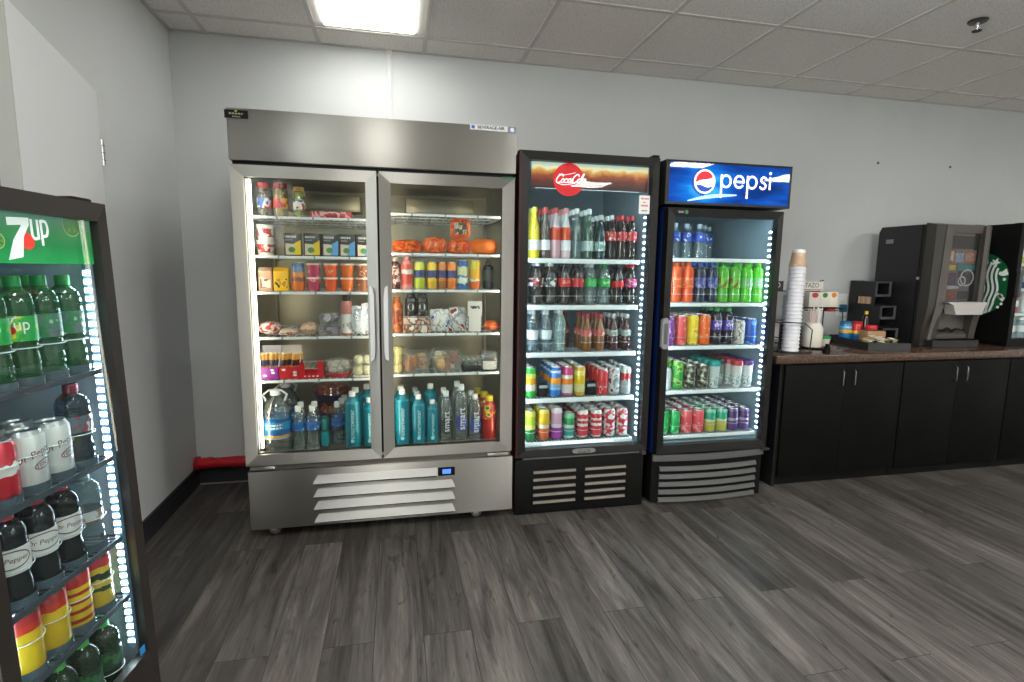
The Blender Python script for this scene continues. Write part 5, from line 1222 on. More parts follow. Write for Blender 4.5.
f.build('round_rolls', rp); MB().box(-.053, .053, -.057, .057, .004, .115, CLEAR('#fafaf6', .88), .02).build('clear_wrap', rp); put(rp, (1.464, SY_, SL[4]), 'clear pack of round pale rolls in two layers')
# floor: water
FZ = .4045
g = new_bottle('straight', .001, .001, PET, WT) if False else None
jug = MB().lathe([(0, .006), (.055, 0), (.070, .010), (.0725, .04), (.0725, .195), (.070, .215), (.055, .255), (.030, .285), (.022, .292), (.022, .300)], PET, seg=26).build('water_jug'); tag(jug, None, 'water jug')
MB().lathe([(.074, .075), (.074, .178)], BAND([(0., '#9aa4a2'), (.10, '#d8932a'), (.20, '#1b5f9c'), (.45, '#2a8fc0'), (.85, '#1f5a9a')], .103, .35, noise=.18, nscale=30, z0=.075), seg=26).build('wrap_label', jug)
MB().lathe([(.025, .292), (.026, .294), (.026, .316), (.022, .320), (0, .320)], M('#e6e8ea', .4), seg=18).build('cap', jug)
MB().tube([(-.045, -.01, .262), (-.058, -.01, .295), (-.030, -.01, .318), (.030, -.01, .318), (.058, -.01, .295), (.045, -.01, .262)], .006, M('#e2e6e6', .4), 8).build('carry_handle', jug)
m = MB(); lay(m, marks(.085, .030, 2, 8), M('#e8f2f6', .5), cyl_map(.0746, .142)); m.build('lettering', jug)
put(jug, (1.026, -.650, FZ), 'big clear water jug with blue label and handle')
put(jug, (1.040, -.47, FZ), 'second water jug standing behind the front one', None, .6)
sw_ = new_bottle('water', .0335, .232, PET, WT, PR([(0., '#1f5fa8'), (.5, '#2c74b8'), (.62, '#e2e8ea'), (.68, '#1f7a4a')], 40, seed=141.), (.46, .64))
for x, y, lb in ((1.134, -.66, 'in front beside the water jug'), (1.134, -.582, 'half hidden behind the one next to the jug'), (1.203, -.66, 'in front, second from the jug'), (1.203, -.582, 'tucked behind the second one from the jug'), (1.322, -.60, 'in front beside the tall aqua bottle'), (1.336, -.528, 'behind the one next to the aqua bottle'), (1.345, -.46, 'deepest in line by the aqua bottle')):
    put(sw_, (x, y, FZ), 'small blue-labelled water bottle, ' + lb, 'small water bottles on the refrigerator floor', random.uniform(-.5, .5))
put(tag(MB().box(-.0215, .0215, -.028, .028, 0, .085, PR([(0., '#0f8f94'), (.6, '#4fc0bc'), (.68, '#0c6a78')], 30, seed=142.), .012).box(-.020, .020, -.026, .026, .085, .160, M('#1c5a2e', .4), .01).build('drink_pouch'), None, 'drink pouch'), (1.260, -.625, FZ), 'small teal and green pack between the water bottles')
rt_ = MB().lathe([(0, .003), (.085, 0), (.105, .03), (.108, .04)], M('#3a2a5a', .4), seg=26).build('party_tray'); tag(rt_, None, 'food tray')
MB().lathe([(.108, .04), (.112, .046), (.100, .085), (.05, .10), (0, .102)], CLEAR('#f4f2ee', .6, body='#b0584a'), seg=26).build('clear_lid', rt_); f = MB()
for k in range(10): f.blob((.06 * math.cos(k * .63), .06 * math.sin(k * .63), .05), (.022, .022, .020), M(['#b8342c', '#d88a4a', '#8a2a34'][k % 3], .5), k)
f.build('contents', rt_)
put(rt_, (1.26, -.29, FZ + .176), 'round tray of red food, topmost on the crate', None); tr2 = put(rt_, (1.26, -.29, FZ + .0735), 'round food tray of two, under the topmost one', None, 2.)
one(MB().box(-.12, .12, -.09, .09, 0, .072, M('#1d3f8a', .5), .01), 'storage_crate', 'dark blue crate under the round food trays', 'crate', 1.26, -.27, FZ)
AQ = CLEAR('#2fd0de', .42, body='#0e93a6', rough=.08); AQL = M('#0b8fa4', .2, coat=.5)
def aqua(R, H, txt=True):
    return new_bottle('tall', R, H, AQ, WT, None, decals=[(text_polys('smartwater', .030 * R / .036, 0), M('#bfeaf0', .5), R + .0005, H * .44, PI / 2), (disc(0, -H * .0, .010, 14), M('#8fd8e2', .5), R + .0004, H * .14, 0)], liquid=AQL, fill=.83)
A1 = aqua(.041, .300)
put(A1, (1.405, -.665, FZ), 'tall aqua water bottle in front of the first door', 'aqua bottles behind the first door'); put(A1, (1.415, -.575, FZ), 'tall aqua water bottle behind the front one', 'aqua bottles behind the first door', .3); put(A1, (1.47, -.50, FZ), 'tall aqua water bottle deep by the mullion', 'aqua bottles behind the first door', -.4)
A2 = aqua(.037, .262); put(A2, (1.492, -.665, FZ), 'bright aqua bottle cut off by the door mullion', 'aqua bottles behind the first door')
A3 = aqua(.040, .302); A4 = aqua(.038, .270); A5 = aqua(.034, .238)
put(A3, (1.662, -.665, FZ), 'tallest aqua bottle, first behind the second door', 'aqua bottles behind the second door'); put(A3, (1.655, -.57, FZ), 'aqua bottle standing behind the tallest one', 'aqua bottles behind the second door', .3)
put(A4, (1.748, -.665, FZ), 'middle-sized aqua bottle behind the second door', 'aqua bottles behind the second door'); put(A4, (1.742, -.58, FZ), 'aqua bottle behind the middle-sized one', 'aqua bottles behind the second door', .4); put(A4, (1.735, -.49, FZ), 'aqua bottle third in line of middle-sized ones', 'aqua bottles behind the second door', .2)
put(A5, (1.822, -.665, FZ), 'shortest aqua bottle, beside the lettered clear bottles', 'aqua bottles behind the second door'); put(A3, (1.820, -.55, FZ), 'tall dark aqua bottle behind the shortest one', 'aqua bottles behind the second door', .7)
def lifeb(c, R, H): return new_bottle('tall', R, H, PET, WT, None, decals=[(disc(0, 0, R * .9, 20, H * .16), M(c, .4), R + .0005, H * .34, 0), (text_polys('smart', .050 * R / .036, 0), M('#eceeee', .5), R + .0011, H * .42, PI / 2)])
L1 = lifeb('#101214', .036, .285); L2 = lifeb('#16308e', .039, .318); L3 = lifeb('#1d3c9c', .037, .262)
put(L1, (1.897, -.665, FZ), 'clear lettered water bottle with black oval'); put(L2, (1.980, -.665, FZ), 'tallest clear lettered water bottle with dark blue oval'); put(L3, (2.056, -.665, FZ), 'shorter clear lettered bottle with blue oval, beside red bottle')
put(L2, (1.967, -.575, FZ), 'clear water bottle behind the tallest lettered one', None, 1.5); put(L1, (1.890, -.585, FZ), 'clear water bottle behind the black oval one', None, 1.2); put(L3, (2.045, -.58, FZ), 'clear water bottle behind the shorter blue oval one', None, .9)
rdb = new_bottle('straight', .040, .252, M('#a5261c', .15, coat=.5), M('#e0c41c', .4), PR([(0., '#8a1f1a'), (.45, '#c23a2a'), (.56, '#d9c43a'), (.64, '#2c4a2c')], 26, seed=151.), (.48, .80), capr=.022, capz=.222)
put(rdb, (2.137, -.665, FZ), 'red juice bottle with yellow cap in front', 'red juice bottles'); put(rdb, (2.124, -.575, FZ), 'red juice bottle with yellow cap behind the front one', 'red juice bottles', .3); put(rdb, (2.10, -.485, FZ), 'red juice bottle with yellow cap, third in line', 'red juice bottles', .2)
# second door: orange bags
OB = PR([(0., '#d8561a'), (.5, '#ee7a2a'), (.60, '#c83c12'), (.7, '#f09a54')], 20, rough=.3, seed=161.)
put(tag(MB().pillow(.16, .070, .10, OB, (0, 0, 0), 9, .14, 11, rd=.17).build('snack_bag'), None, 'snack bag'), (1.702, SY_, SRZ[1]), 'low orange bag lying at the end of the shelf', 'orange bags behind the second door', .1)
put(tag(MB().pillow(.125, .086, .08, OB, (0, 0, 0), 9, .12, 12, rd=.17).build('snack_bag'), None, 'snack bag'), (1.844, SY_, SRZ[1]), 'middle orange bag beside the low one', 'orange bags behind the second door')
put(tag(MB().pillow(.125, .080, .08, OB, (0, 0, 0), 9, .12, 13, rd=.17).build('snack_bag'), None, 'snack bag'), (1.972, SY_, SRZ[1]), 'orange bag lying under the upright bag', 'orange bags behind the second door')
ub = tag(MB().pillow(.105, .105, .035, OB, (0, 0, 0), 9, .08, 14).build('snack_bag'), None, 'snack bag'); MB().box(-.032, .032, -.0195, -.018, .022, .082, PR([(0., '#4a3a2a'), (.5, '#c8b49a'), (.6, '#7a8a5a')], 40, seed=162.), .001).build('front_print', ub)
put(ub, (1.975, SY_ - .01, SRZ[1] + .080), 'upright orange bag with dark picture, standing on another', 'orange bags behind the second door', -.08)
put(tag(MB().pillow(.145, .085, .11, M('#ee7416', .3), (0, 0, 0), 10, .04, 15, rd=.17).build('snack_bag'), None, 'snack bag'), (2.104, SY_, SRZ[1]), 'round bright orange bag at the shelf end', 'orange bags behind the second door')
# row of bottles and cartons
z = SRZ[2]
put(new_bottle('straight', .027, .165, M('#4a1f1a', .2, coat=.4), capm('#c8b8b0'), PR([(0., '#6a2420'), (.5, '#d8c8bc'), (.6, '#8c2c24')], 40, seed=171.), (.15, .72)), (1.636, SY_, z), 'brown milk bottle by the second door frame')
put(new_bottle('straight', .030, .172, M('#d8807c', .2, coat=.4), capm('#d89a98'), BAND([(0., '#c8463a'), (.4, '#e6d8d0'), (.6, '#d85a4c')], .12, .3, noise=.2, z0=.03), (.15, .74)), (1.698, SY_, z), 'pink strawberry milk bottle beside the brown one')
for x, c, w, nm in ((1.762, ('#c4cf3a', '#2a3a7a', '#b8c83a'), .029, 'lime green tea can with navy mark'), (1.827, ('#e6c41e', '#22327a', '#d8a81c'), .027, 'yellow tea can with navy mark'), (1.880, ('#c8742a', '#22306a', '#9a5a20'), .024, 'slim brown orange tea can'), (1.930, ('#e6861c', '#22327a', '#d8741c'), .026, 'orange tea can with navy mark')):
    put(new_can(BAND([(0., c[2]), (.30, c[0]), (.42, c[1]), (.70, c[0])], .142, .3, .1, noise=.14, nscale=40), w, .142), (x, SY_, z), nm)
put(new_can(BAND([(0., '#2464a8'), (.2, '#c8d8c8'), (.4, '#2c7ab8'), (.5, '#c8cfa0'), (.8, '#1f5aa4')], .154, .3, .1, noise=.3, nscale=45), .029, .154), (1.987, SY_, z), 'blue and white patterned can')
put(new_can(BAND([(0., '#d8641c'), (.28, '#d8d8c0'), (.36, '#e0a81c'), (.7, '#cfc83a'), (.9, '#e0c81e')], .155, .3, .1, noise=.2, nscale=40), .029, .155), (2.055, SY_, z), 'yellow and orange patterned can')
put(new_bottle('soda', .031, .150, M('#1c2220', .2), capm('#2a302e'), M('#3a4240', .4), (.3, .7)), (2.136, -.60, z), 'dark bottle standing at the end of the can row')
z = SRZ[3]
put(new_bottle('straight', .030, .185, M('#b8602c', .2, coat=.4), capm('#a8552a'), PR([(0., '#8a3a20'), (.5, '#c8743a'), (.62, '#e2c8a8')], 35, seed=181.), (.12, .70)), (1.643, SY_, z), 'copper brown bottle by the second door frame, fourth shelf')
tw = MB().box(-.07, .07, -.05, .05, 0, .04, PR([(0., '#c8a890'), (.5, '#7a4a3a'), (.6, '#e2d4c8')], 30, seed=182.), .006).box(-.072, .072, -.052, .052, .04, .085, CLEAR('#f2f2f0', .5, body='#a8a09a'), .006).build('food_pack'); tag(tw, None, 'food pack'); put(tw, (1.742, SY_, z), 'patterned food pack under the twin black bottles')
bk = new_bottle('straight', .029, .118, M('#151313', .25, coat=.3), M('#101010', .4), M('#1a1818', .4), (.2, .62), capr=.021, capz=.098, decals=[(disc(0, 0, .017, 18, .019), M('#d6d0c8', .5), .0298, .048, 0)])
put(bk, (1.714, SY_, z + .086), 'black round-labelled bottle, of a pair nearer the copper bottle'); put(bk, (1.774, SY_, z + .086), 'black round-labelled bottle, of a pair nearer the white bags')
WB2 = PR([(0., '#e6e4e0'), (.5, '#a8a6a4'), (.56, '#eceae6'), (.66, '#3f6fae')], 26, seed=183.); WB3 = PR([(0., '#cfccc8'), (.5, '#8f9090'), (.58, '#e2e0dc'), (.68, '#a83a3a')], 26, seed=184.)
for x, w, h, m_, lb, sd in ((1.866, .105, .122, WB2, 'white chip bag with blue patch', 21), (1.960, .095, .132, WB3, 'grey white chip bag beside the blue-patched one', 22), (2.052, .085, .085, WB3, 'low grey bag behind the white card', 23)):
    put(tag(MB().pillow(w, h, .05, m_, (0, 0, 0), 9, .15, sd).build('snack_bag'), None, 'snack bag'), (x, SY_, z), lb, 'white bags behind the second door')
cd = MB().box(-.038, .038, -.0015, .0015, .085, .165, M('#dcd8d0', .5)).box(-.036, .036, .0015, .020, 0, .160, M('#3a3a3c', .5), .003).build('snack_box'); tag(cd, None, 'snack box'); MB().box(-.026, .026, -.003, -.0015, .125, .140, PR([(0., '#3a3a3a'), (.5, '#cfcac2')], 80, seed=185.)).build('front_print', cd); put(cd, (2.05, SY_ - .04, z), 'dark box with pale card front, standing among white bags')
put(flat_pack(PR([(0., '#d8561c'), (.5, '#e88a4a'), (.62, '#b83a12')], 28, seed=186.), .088, .12, .052, 31), (2.143, SY_, z), 'flat orange pack at the fourth shelf end')
z = SRZ[4]
st_ = MB()
for k in range(3): st_.lathe([(0, .003), (.020, 0), (.026, .012), (.026, .030), (.020, .042), (0, .044)], M('#d8cc8a', .4), (0, 0, .045 * k), 16)
o = tag(st_.build('pudding_stack'), None, 'food pack'); MB().lathe([(.0275, .0), (.0275, .136)], CLEAR('#faf8ec', .8, body='#e2dcb8'), seg=16).build('clear_wrap', o); put(o, (1.645, SY_, z), 'wrapped stack of pale yellow cups')
cr = [M('#c88a4c', .5), M('#e0b484', .5), M('#b8743a', .5)]
put(deli(cr, .142, .12, .108), (1.742, SY_, z), 'clear box of golden pastries, fifth shelf'); put(deli([M('#d8b07a', .5), M('#e8d4b0', .5), M('#a86a4a', .5)], .165, .12, .118), (1.899, SY_, z), 'larger clear box holding a sandwich, fifth shelf')
dk = MB().box(-.050, .050, -.05, .05, 0, .034, M('#1f2020', .4), .006).build('food_tray'); tag(dk, None, 'food tray'); f = MB()
for k in range(6): f.blob((-.033 + .013 * k, 0, .038), (.012, .040, .018), M(['#5a6a3a', '#8a5a3a', '#3a4a2a'][k % 3], .5), k)
f.build('contents', dk); MB().box(-.051, .051, -.051, .051, .030, .078, CLEAR('#f4f6f4', .85), .012).build('clear_lid', dk); put(dk, (2.034, SY_, z), 'dark tray with green filling under clear lid')
ck = MB().prism([(-.045, -.05), (.045, -.05), (.045, .05), (-.045, .05)], 0, .006, M('#1f2020', .4), 'xy').build('cake_box'); tag(ck, None, 'food box'); MB().prism([(-.036, -.038), (.036, -.038), (.0, .040)], .006, .052, M('#e9e2d4', .5), 'xy').prism([(-.036, -.038), (.036, -.038), (.0, .040)], .052, .066, M('#4a2a20', .5), 'xy').build('cake_slice', ck); MB().box(-.046, .046, -.051, .051, .004, .105, CLEAR('#f8f8f8', .85), .015).build('clear_lid', ck); put(ck, (2.132, SY_, z), 'slice of pale cake in clear box at the shelf end')

# ------------------------------------------------------------------ counter
CABM = M('#070707', .6, var=.25, scale=14)
def nickdoor():
    m, nt, b, out = newmat('scuffed_black_laminate')
    tc = N(nt, 'ShaderNodeTexCoord'); no = N(nt, 'ShaderNodeTexNoise', Scale=9., Detail=6., Roughness=.75); nt.links.new(tc.outputs['Object'], no.inputs['Vector'])
    r = ramp(nt, [(.3, '#060606'), (.62, '#0b0b0b'), (.735, '#0f0f0f'), (.75, '#353230')]); nt.links.new(no.outputs['Fac'], r.inputs['Fac']); nt.links.new(r.outputs['Color'], b.inputs['Base Color'])
    b.inputs['Roughness'].default_value = .55; b.inputs['Specular IOR Level'].default_value = .12; return m
SCUFF = nickdoor()
def cabinet(x0, x1, splits, label, handles, endpanel=False):
    t = thing('base_cabinet', label, 'cabinet', ((x0 + x1) / 2, -.36, 0), 'black base cabinets under the counter')
    MB().box(x0 + .001, x1 - .001, -.70, -.02, .068, .798, CABM).build('carcass', t); MB().box(x0 + .001, x1 - .001, -.675, -.655, .0, .068, BLACKMAT).build('toe_kick', t)
    if endpanel: MB().box(x0 - .02, x0, -.70, -.02, .0, .798, CABM).build('end_panel', t)
    for i in range(len(splits) - 1):
        d = MB().box(splits[i] + .0015, splits[i + 1] - .0015, -.72, -.701, .070, .788, SCUFF, .0015).build('door', t)
        for hx in handles:
            if splits[i] < hx < splits[i + 1]:
                MB().tube([(hx, -.72, .748), (hx, -.745, .748), (hx, -.752, .742), (hx, -.752, .658), (hx, -.745, .652), (hx, -.72, .652)], .0042, CHROME, 8).build('handle', d)
    return t
cabinet(3.975, 4.862, [3.977, 4.418, 4.860], 'black two-door base cabinet beside the blue-sign cooler', (4.374, 4.462), True)
cabinet(4.866, 5.752, [4.868, 5.308, 5.750], 'black two-door base cabinet under the coffee brewer', (5.262, 5.352))
cabinet(5.756, 6.64, [5.758, 6.198, 6.638], 'black base cabinet at the far end, under the small black cooler', (6.154, 6.242))
mt_, nt, b_, out = newmat('brown_speckled_laminate')
tc = N(nt, 'ShaderNodeTexCoord'); no = N(nt, 'ShaderNodeTexNoise', Scale=110., Detail=3., Roughness=.7); nt.links.new(tc.outputs['Object'], no.inputs['Vector'])
r = ramp(nt, [(.32, '#231a16'), (.47, '#4a372d'), (.6, '#5f4a3d'), (.72, '#85705f')]); nt.links.new(no.outputs['Fac'], r.inputs['Fac']); nt.links.new(r.outputs['Color'], b_.inputs['Base Color']); b_.inputs['Roughness'].default_value = .16
wt = thing('worktop', 'brown speckled laminate worktop over the black cabinets', 'worktop', (5.2, -.37, .82))
MB().box(3.885, 6.66, -.745, -.0, .80, .85, mt_, .006).build('slab', wt)
CZ = .851
# cups in their wire rack
KR = M('#b08d72', .6)
cup0 = MB().lathe([(.0475, .003), (.051, .0005), (.0528, .002), (.0532, .0055), (.0522, .0085), (.0495, .0095), (.0485, .011), (.0355, .100), (.0345, .103), (0, .101)], M('#dedee2', .5), seg=24).build('paper_cup'); tag(cup0, None, 'paper cup')
for i in range(23):
    z = CZ + .006 + i * .0232
    lb = 'white paper cup, %s in the upside-down stack' % (['lowest', 'second lowest', 'third from the bottom', 'fourth from the bottom', 'fifth from the bottom', 'sixth from the bottom', 'seventh from the bottom', 'eighth from the bottom', 'ninth from the bottom', 'tenth from the bottom', 'eleventh from the bottom', 'twelfth from the bottom', 'thirteenth from the bottom', 'tenth below the tan cup', 'ninth below the tan cup', 'eighth below the tan cup', 'seventh below the tan cup', 'sixth below the tan cup', 'fifth below the tan cup', 'fourth below the tan cup', 'third below the tan cup', 'second below the tan cup', 'directly under the tan cup'][i])
    put(cup0, (4.094 + .0006 * i, -.600 + .0003 * i, z), lb, 'stacked paper cups', random.uniform(0, 6))
tc_ = MB().lathe([(.0505, .002), (.053, 0), (.054, .003), (.053, .006), (.051, .008), (.039, .085)], PR([(0., '#c8a88c'), (.55, '#d8bfa4'), (.66, '#b8947a')], 30, seed=191.), seg=22).lathe([(.039, .085), (.0365, .102), (.036, .104), (0, .102)], WT, seg=22).build('paper_cup'); tag(tc_, None, 'paper cup')
put(tc_, (4.109, -.593, CZ + .006 + 23 * .0232), 'tan printed paper cup upside down on top of the stack', 'stacked paper cups')
rk = thing('wire_rack', 'black wire cup rack with round tray on the counter', 'rack', (4.20, -.55, CZ))
WB_ = M('#17171a', .4)
MB().lathe([(0, .0), (.095, 0), (.10, .004), (.098, .005), (0, .005)], WB_, (4.10, -.60, CZ), 26).lathe([(0, .008), (.085, .008), (.09, .012), (0, .012)], WB_, (4.375, -.475, CZ), 26).build('base_tray', rk)
t = MB(); w_ = .0035
t.tube([(3.955, -.65, CZ + .003), (3.955, -.668, CZ + .03), (3.955, -.668, CZ + .190), (3.965, -.668, CZ + .197), (4.125, -.672, CZ + .190), (4.186, -.672, CZ + .148), (4.184, -.665, CZ + .01)], w_, WB_, 6).tube([(3.955, -.52, CZ + .003), (3.955, -.51, CZ + .195), (4.17, -.51, CZ + .195), (4.23, -.50, CZ + .15), (4.23, -.50, CZ + .005)], w_, WB_, 6)
t.tube([(3.955, -.668, CZ + .10), (3.955, -.51, CZ + .10)], w_, WB_, 6).tube([(3.955, -.668, CZ + .194), (3.955, -.51, CZ + .195)], w_, WB_, 6).tube([(4.05, -.68, CZ + .004), (4.18, -.68, CZ + .006), (4.24, -.62, CZ + .006), (4.28, -.55, CZ + .006)], w_, WB_, 6); t.build('wire_frame', rk)
can_ = MB().lathe([(0, .002), (.060, 0), (.064, .006), (.064, .118), (.052, .150), (.046, .156), (.046, .162), (.042, .160), (.042, .05), (0, .05)], M('#d9d4c8', .45), seg=24).build('straw_canister'); tag(can_, 'white canister full of pale straws beside the cup stack', 'canister'); can_.matrix_world = Matrix.Translation((4.362, -.475, CZ + .0125))
rnd = random.Random(5)
for k in range(14):
    a = k * 2.4; r0 = .012 + .020 * (k % 3) / 2
    s_ = MB().tube([(r0 * .6 * math.cos(a), r0 * .6 * math.sin(a), .055), (r0 * 1.5 * math.cos(a), r0 * 1.5 * math.sin(a), .235 + rnd.uniform(-.012, .03))], .0042, [M('#e6dcd4', .5), M('#dcc4bc', .5), M('#e8e4de', .5)][k % 3], 6).build('drinking_straw')
    tag(s_, 'pale wrapped straw standing in the white canister', 'straw', 'straws in the white canister'); s_.matrix_world = Matrix.Translation((4.362, -.475, CZ + .0125))
cr_ = MB().lathe([(0, .002), (.034, 0), (.036, .003), (.045, .058)], M('#d9d2c0', .45), seg=22).build('creamer_tub'); tag(cr_, 'small cream tub with green lid beside the straw canister', 'tub'); MB().lathe([(.044, .056), (.048, .058), (.048, .068), (.044, .072), (0, .072)], M('#1f9a58', .4), seg=22).build('tub_lid', cr_); cr_.matrix_world = Matrix.Translation((4.512, -.41, CZ))
bb = MB().prism([(-.016, 0), (.022, 0), (.018, .030), (.010, .058), (.002, .060), (-.004, .040), (-.018, .022)], -.012, .012, BLACKMAT).build('clip'); tag(bb, 'small black clip standing near the counter edge', 'clip'); bb.matrix_world = Matrix.Translation((4.285, -.69, CZ))
# tea stand
ts = thing('tea_rack', 'black wire tea rack with white sign behind the cups', 'rack', (4.58, -.20, CZ))
t = MB()
for x in (4.30, 4.675): t.tube([(x, -.16, CZ), (x, -.16, CZ + .445), (x, -.19, CZ + .45)], .004, WB_, 6)
t.tube([(4.30, -.295, CZ + .258), (4.78, -.295, CZ + .252)], .004, WB_, 6).tube([(4.30, -.16, CZ + .37), (4.675, -.16, CZ + .37)], .004, WB_, 6).tube([(4.69, -.20, CZ + .255), (4.69, -.20, CZ + .004)], .004, WB_, 6).tube([(4.30, -.20, CZ + .004), (4.70, -.20, CZ + .004)], .004, WB_, 6).tube([(4.52, -.21, CZ + .235), (4.80, -.21, CZ + .23)], .004, WB_, 6)
t.build('wire_frame', ts)
MB().box(4.36, 4.74, -.285, -.165, CZ + .2575, CZ + .2605, WB_).build('shelf', ts)
sg_ = MB().box(4.470, 4.668, -.200, -.195, CZ + .374, CZ + .440, M('#dcd9d2', .5)).build('sign_card', ts); sg_['label'] = 'white sign card'
m = MB(); lay(m, text_polys('TAZO', .046, sx=.95), M('#4a4744', .5), lambda u, v, l: (4.572 + u, -.2006, CZ + .412 + v)); lay(m, ([(4.48, CZ + .380), (4.655, CZ + .380), (4.655, CZ + .3845), (4.48, CZ + .3845)], [[0, 1, 2, 3]]), M('#a83a3c', .5), lambda u, v, l: (u, -.2006, v)); m.build('lettering', sg_)
ds = MB().box(4.235, 4.335, -.200, -.195, CZ + .372, CZ + .442, M('#1d1a18', .4)).build('sign_card', ts); ds['label'] = 'dark sign card half hidden by the cooler'
m = MB(); lay(m, text_polys('O', .050), M('#e2ded6', .5), lambda u, v, l: (4.292 + u, -.2006, CZ + .412 + v)); m.build('lettering', ds)
def teabox(x, w, h, base, spot, label, y=-.185):
    o = MB().box(-w / 2, w / 2, -.03, .03, 0, h, M(base, .5), .002).build('tea_box'); tag(o, label, 'tea box', 'tea boxes on the wire rack')
    m = MB(); lay(m, disc(0, h * .80, w * .30, 16, h * .17), M(spot, .5), lambda u, v, l: (u, -.0304, v)); m.build('fruit_print', o)
    o.matrix_world = Matrix.Translation((x, y, CZ + .2625))
teabox(4.535, .090, .104, '#ddd9cf', '#b83a34', 'white tea box with red spot on the wire rack', -.25); teabox(4.618, .072, .104, '#dcd8cc', '#3a7a3c', 'white tea box with green spot on the wire rack', -.25); teabox(4.692, .070, .106, '#e0dacb', '#d8802a', 'white tea box with orange spot on the wire rack', -.25)
o = MB().box(-.055, .055, -.03, .03, 0, .20, M('#cfd8d0', .5), .002).build('tea_box'); tag(o, 'pale tea box with green leaves, half hidden by the cups', 'tea box', 'tea boxes on the wire rack'); m = MB()
for k in range(5): lay(m, disc(-.03 + .015 * k, .05 + .012 * (k % 2), .016, 8, .026), M(['#4a9a2c', '#6fb83a'][k % 2], .5), lambda u, v, l, k=k: (u, -.0304 - k * .0002, v))
m.build('leaf_print', o); o.matrix_world = Matrix.Translation((4.30, -.345, CZ + .1465)); MB().box(-.06, .06, -.035, .035, -.145, -.001, M('#26221f', .5)).build('box_stand', o)
one(MB().box(-.03, .03, -.022, .022, 0, .028, M('#c83a2c', .5), .002), 'tea_packet', 'small red tea packet hung under the tea boxes', 'tea packet', 4.70, -.24, CZ + .228)
# wall outlet
ot = thing('wall_outlet', 'white wall outlet plate behind the tea rack', 'outlet', (5.03, 0, 1.11))
MB().box(4.982, 5.078, -.006, 0, 1.025, 1.195, M('#e4e4e2', .4), .003).build('plate', ot); MB().box(5.010, 5.050, -.009, -.006, 1.075, 1.145, M('#d4d4d2', .4), .002).build('socket', ot)
pg = MB().box(5.0, 5.045, -.045, -.010, 1.055, 1.115, M('#1f5a78', .4), .008).tube([(5.02, -.03, 1.06), (5.02, -.035, 1.0), (5.015, -.035, .93), (5.01, -.03, .86)], .004, M('#1d3a4a', .5), 6).build('plug'); tag(pg, 'dark blue plug and cord in the wall outlet', 'plug')
# three-tier dispenser
og = thing('lid_dispenser', 'black three-tier lid and cup dispenser against the wall by the brewer', 'dispenser', (5.135, -.2, CZ))
DKP = M('#1a1a1c', .38); GRYF = M('#4a4b4d', .4)
MB().box(5.075, 5.195, -.03, -.02, 0 + CZ, 1.30, DKP).box(5.075, 5.195, -.30, -.02, CZ, CZ + .006, DKP).build('back_panel', og)
for i, (zb, zt, yf) in enumerate(((1.125, 1.296, -.25), (.965, 1.122, -.305), (.856, .962, -.34))):
    tb_ = MB()
    ztop = zt; tb_.box(5.075, 5.079, yf, -.03, zb + (.06 if i == 0 else 0), zt, DKP) if i == 0 else tb_.box(5.075, 5.079, yf, -.03, zb, zt, DKP)
    if i == 0: tb_.box(5.075, 5.079, -.09, -.03, zb, zb + .06, DKP).box(5.075, 5.079, yf, yf + .03, zb, zb + .06, DKP)
    tb_.box(5.191, 5.195, yf, -.03, zb, zt, DKP).box(5.079, 5.191, yf, -.03, zb, zb + .004, DKP).box(5.079, 5.191, yf, -.03, zt - .004, zt, DKP)
    to = tb_.build('tier', og)
    MB().frame(5.070, 5.200, zb + (.062 if i == 0 else .06 if i == 1 else .02), zt + .002, 5.083, 5.187, zb + (.078 if i == 0 else .078 if i == 1 else .036), zt - .012, yf - .012, yf - .008, yf, GRYF).build('front_frame', to)
for k in range(9):
    s_ = MB().tube([(0, 0, 0), (0, 0, .052)], .008, M(['#b8977a', '#a8866a', '#c4a88c'][k % 3], .6), 6).build('stir_stick_bundle'); tag(s_, 'tan stir stick bundle showing through the top tier side', 'stir sticks', 'stir sticks in the dispenser'); s_.matrix_world = Matrix.Translation((5.092, -.215 + .0145 * k, 1.130))
# condiment tray
TR = Matrix.Translation((4.80, -.655, CZ)) @ Matrix.Rotation(math.radians(-15), 4, 'Z')
ty = thing('condiment_tray', 'long black condiment tray lying in front of the dispenser', 'tray', local=True); ty.matrix_world = TR
MB().box(-.135, .135, 0, .47, 0, .005, DKP).box(-.135, -.131, 0, .47, .005, .050, DKP).box(.131, .135, 0, .47, .005, .050, DKP).box(-.131, .131, .466, .47, .005, .05, DKP).build('tray_body', ty)
MB().box(-.135, .135, -.004, 0, 0, .052, M('#39393b', .35)).build('front_panel', ty)
MB().box(-.131, .131, .20, .203, .005, .045, DKP).build('divider', ty)
def inT(o, u, v, z=.0055, rz=0): o.matrix_world = TR @ Matrix.Translation((u, v, z)) @ Matrix.Rotation(rz, 4, 'Z')
def shaker(bands, cap, label, R=.040, H=.150):
    o = MB().lathe([(0, .002), (R * .95, 0), (R, .004), (R, H * .84), (R * .9, H * .9)], BAND(bands, H, .35, noise=.06, nscale=30), seg=22).build('creamer_canister'); tag(o, label, 'canister'); MB().lathe([(R * .92, H * .88), (R * .95, H * .9), (R * .93, H * .98), (R * .8, H), (0, H)], capm(cap), seg=20).build('canister_lid', o); return o
a_ = shaker([(0., '#1f7ab8'), (.40, '#1f6aa8'), (.44, '#e0b02a'), (.60, '#2a8ac0'), (.66, '#5fb4d8'), (.78, '#1f7ab8')], '#2a6a94', 'blue creamer canister with yellow band in the condiment tray'); inT(a_, -.052, .42)
m = MB(); lay(m, marks(.045, .018, 1, 9), WT, cyl_map(.0404, .108)); m.build('lettering', a_)
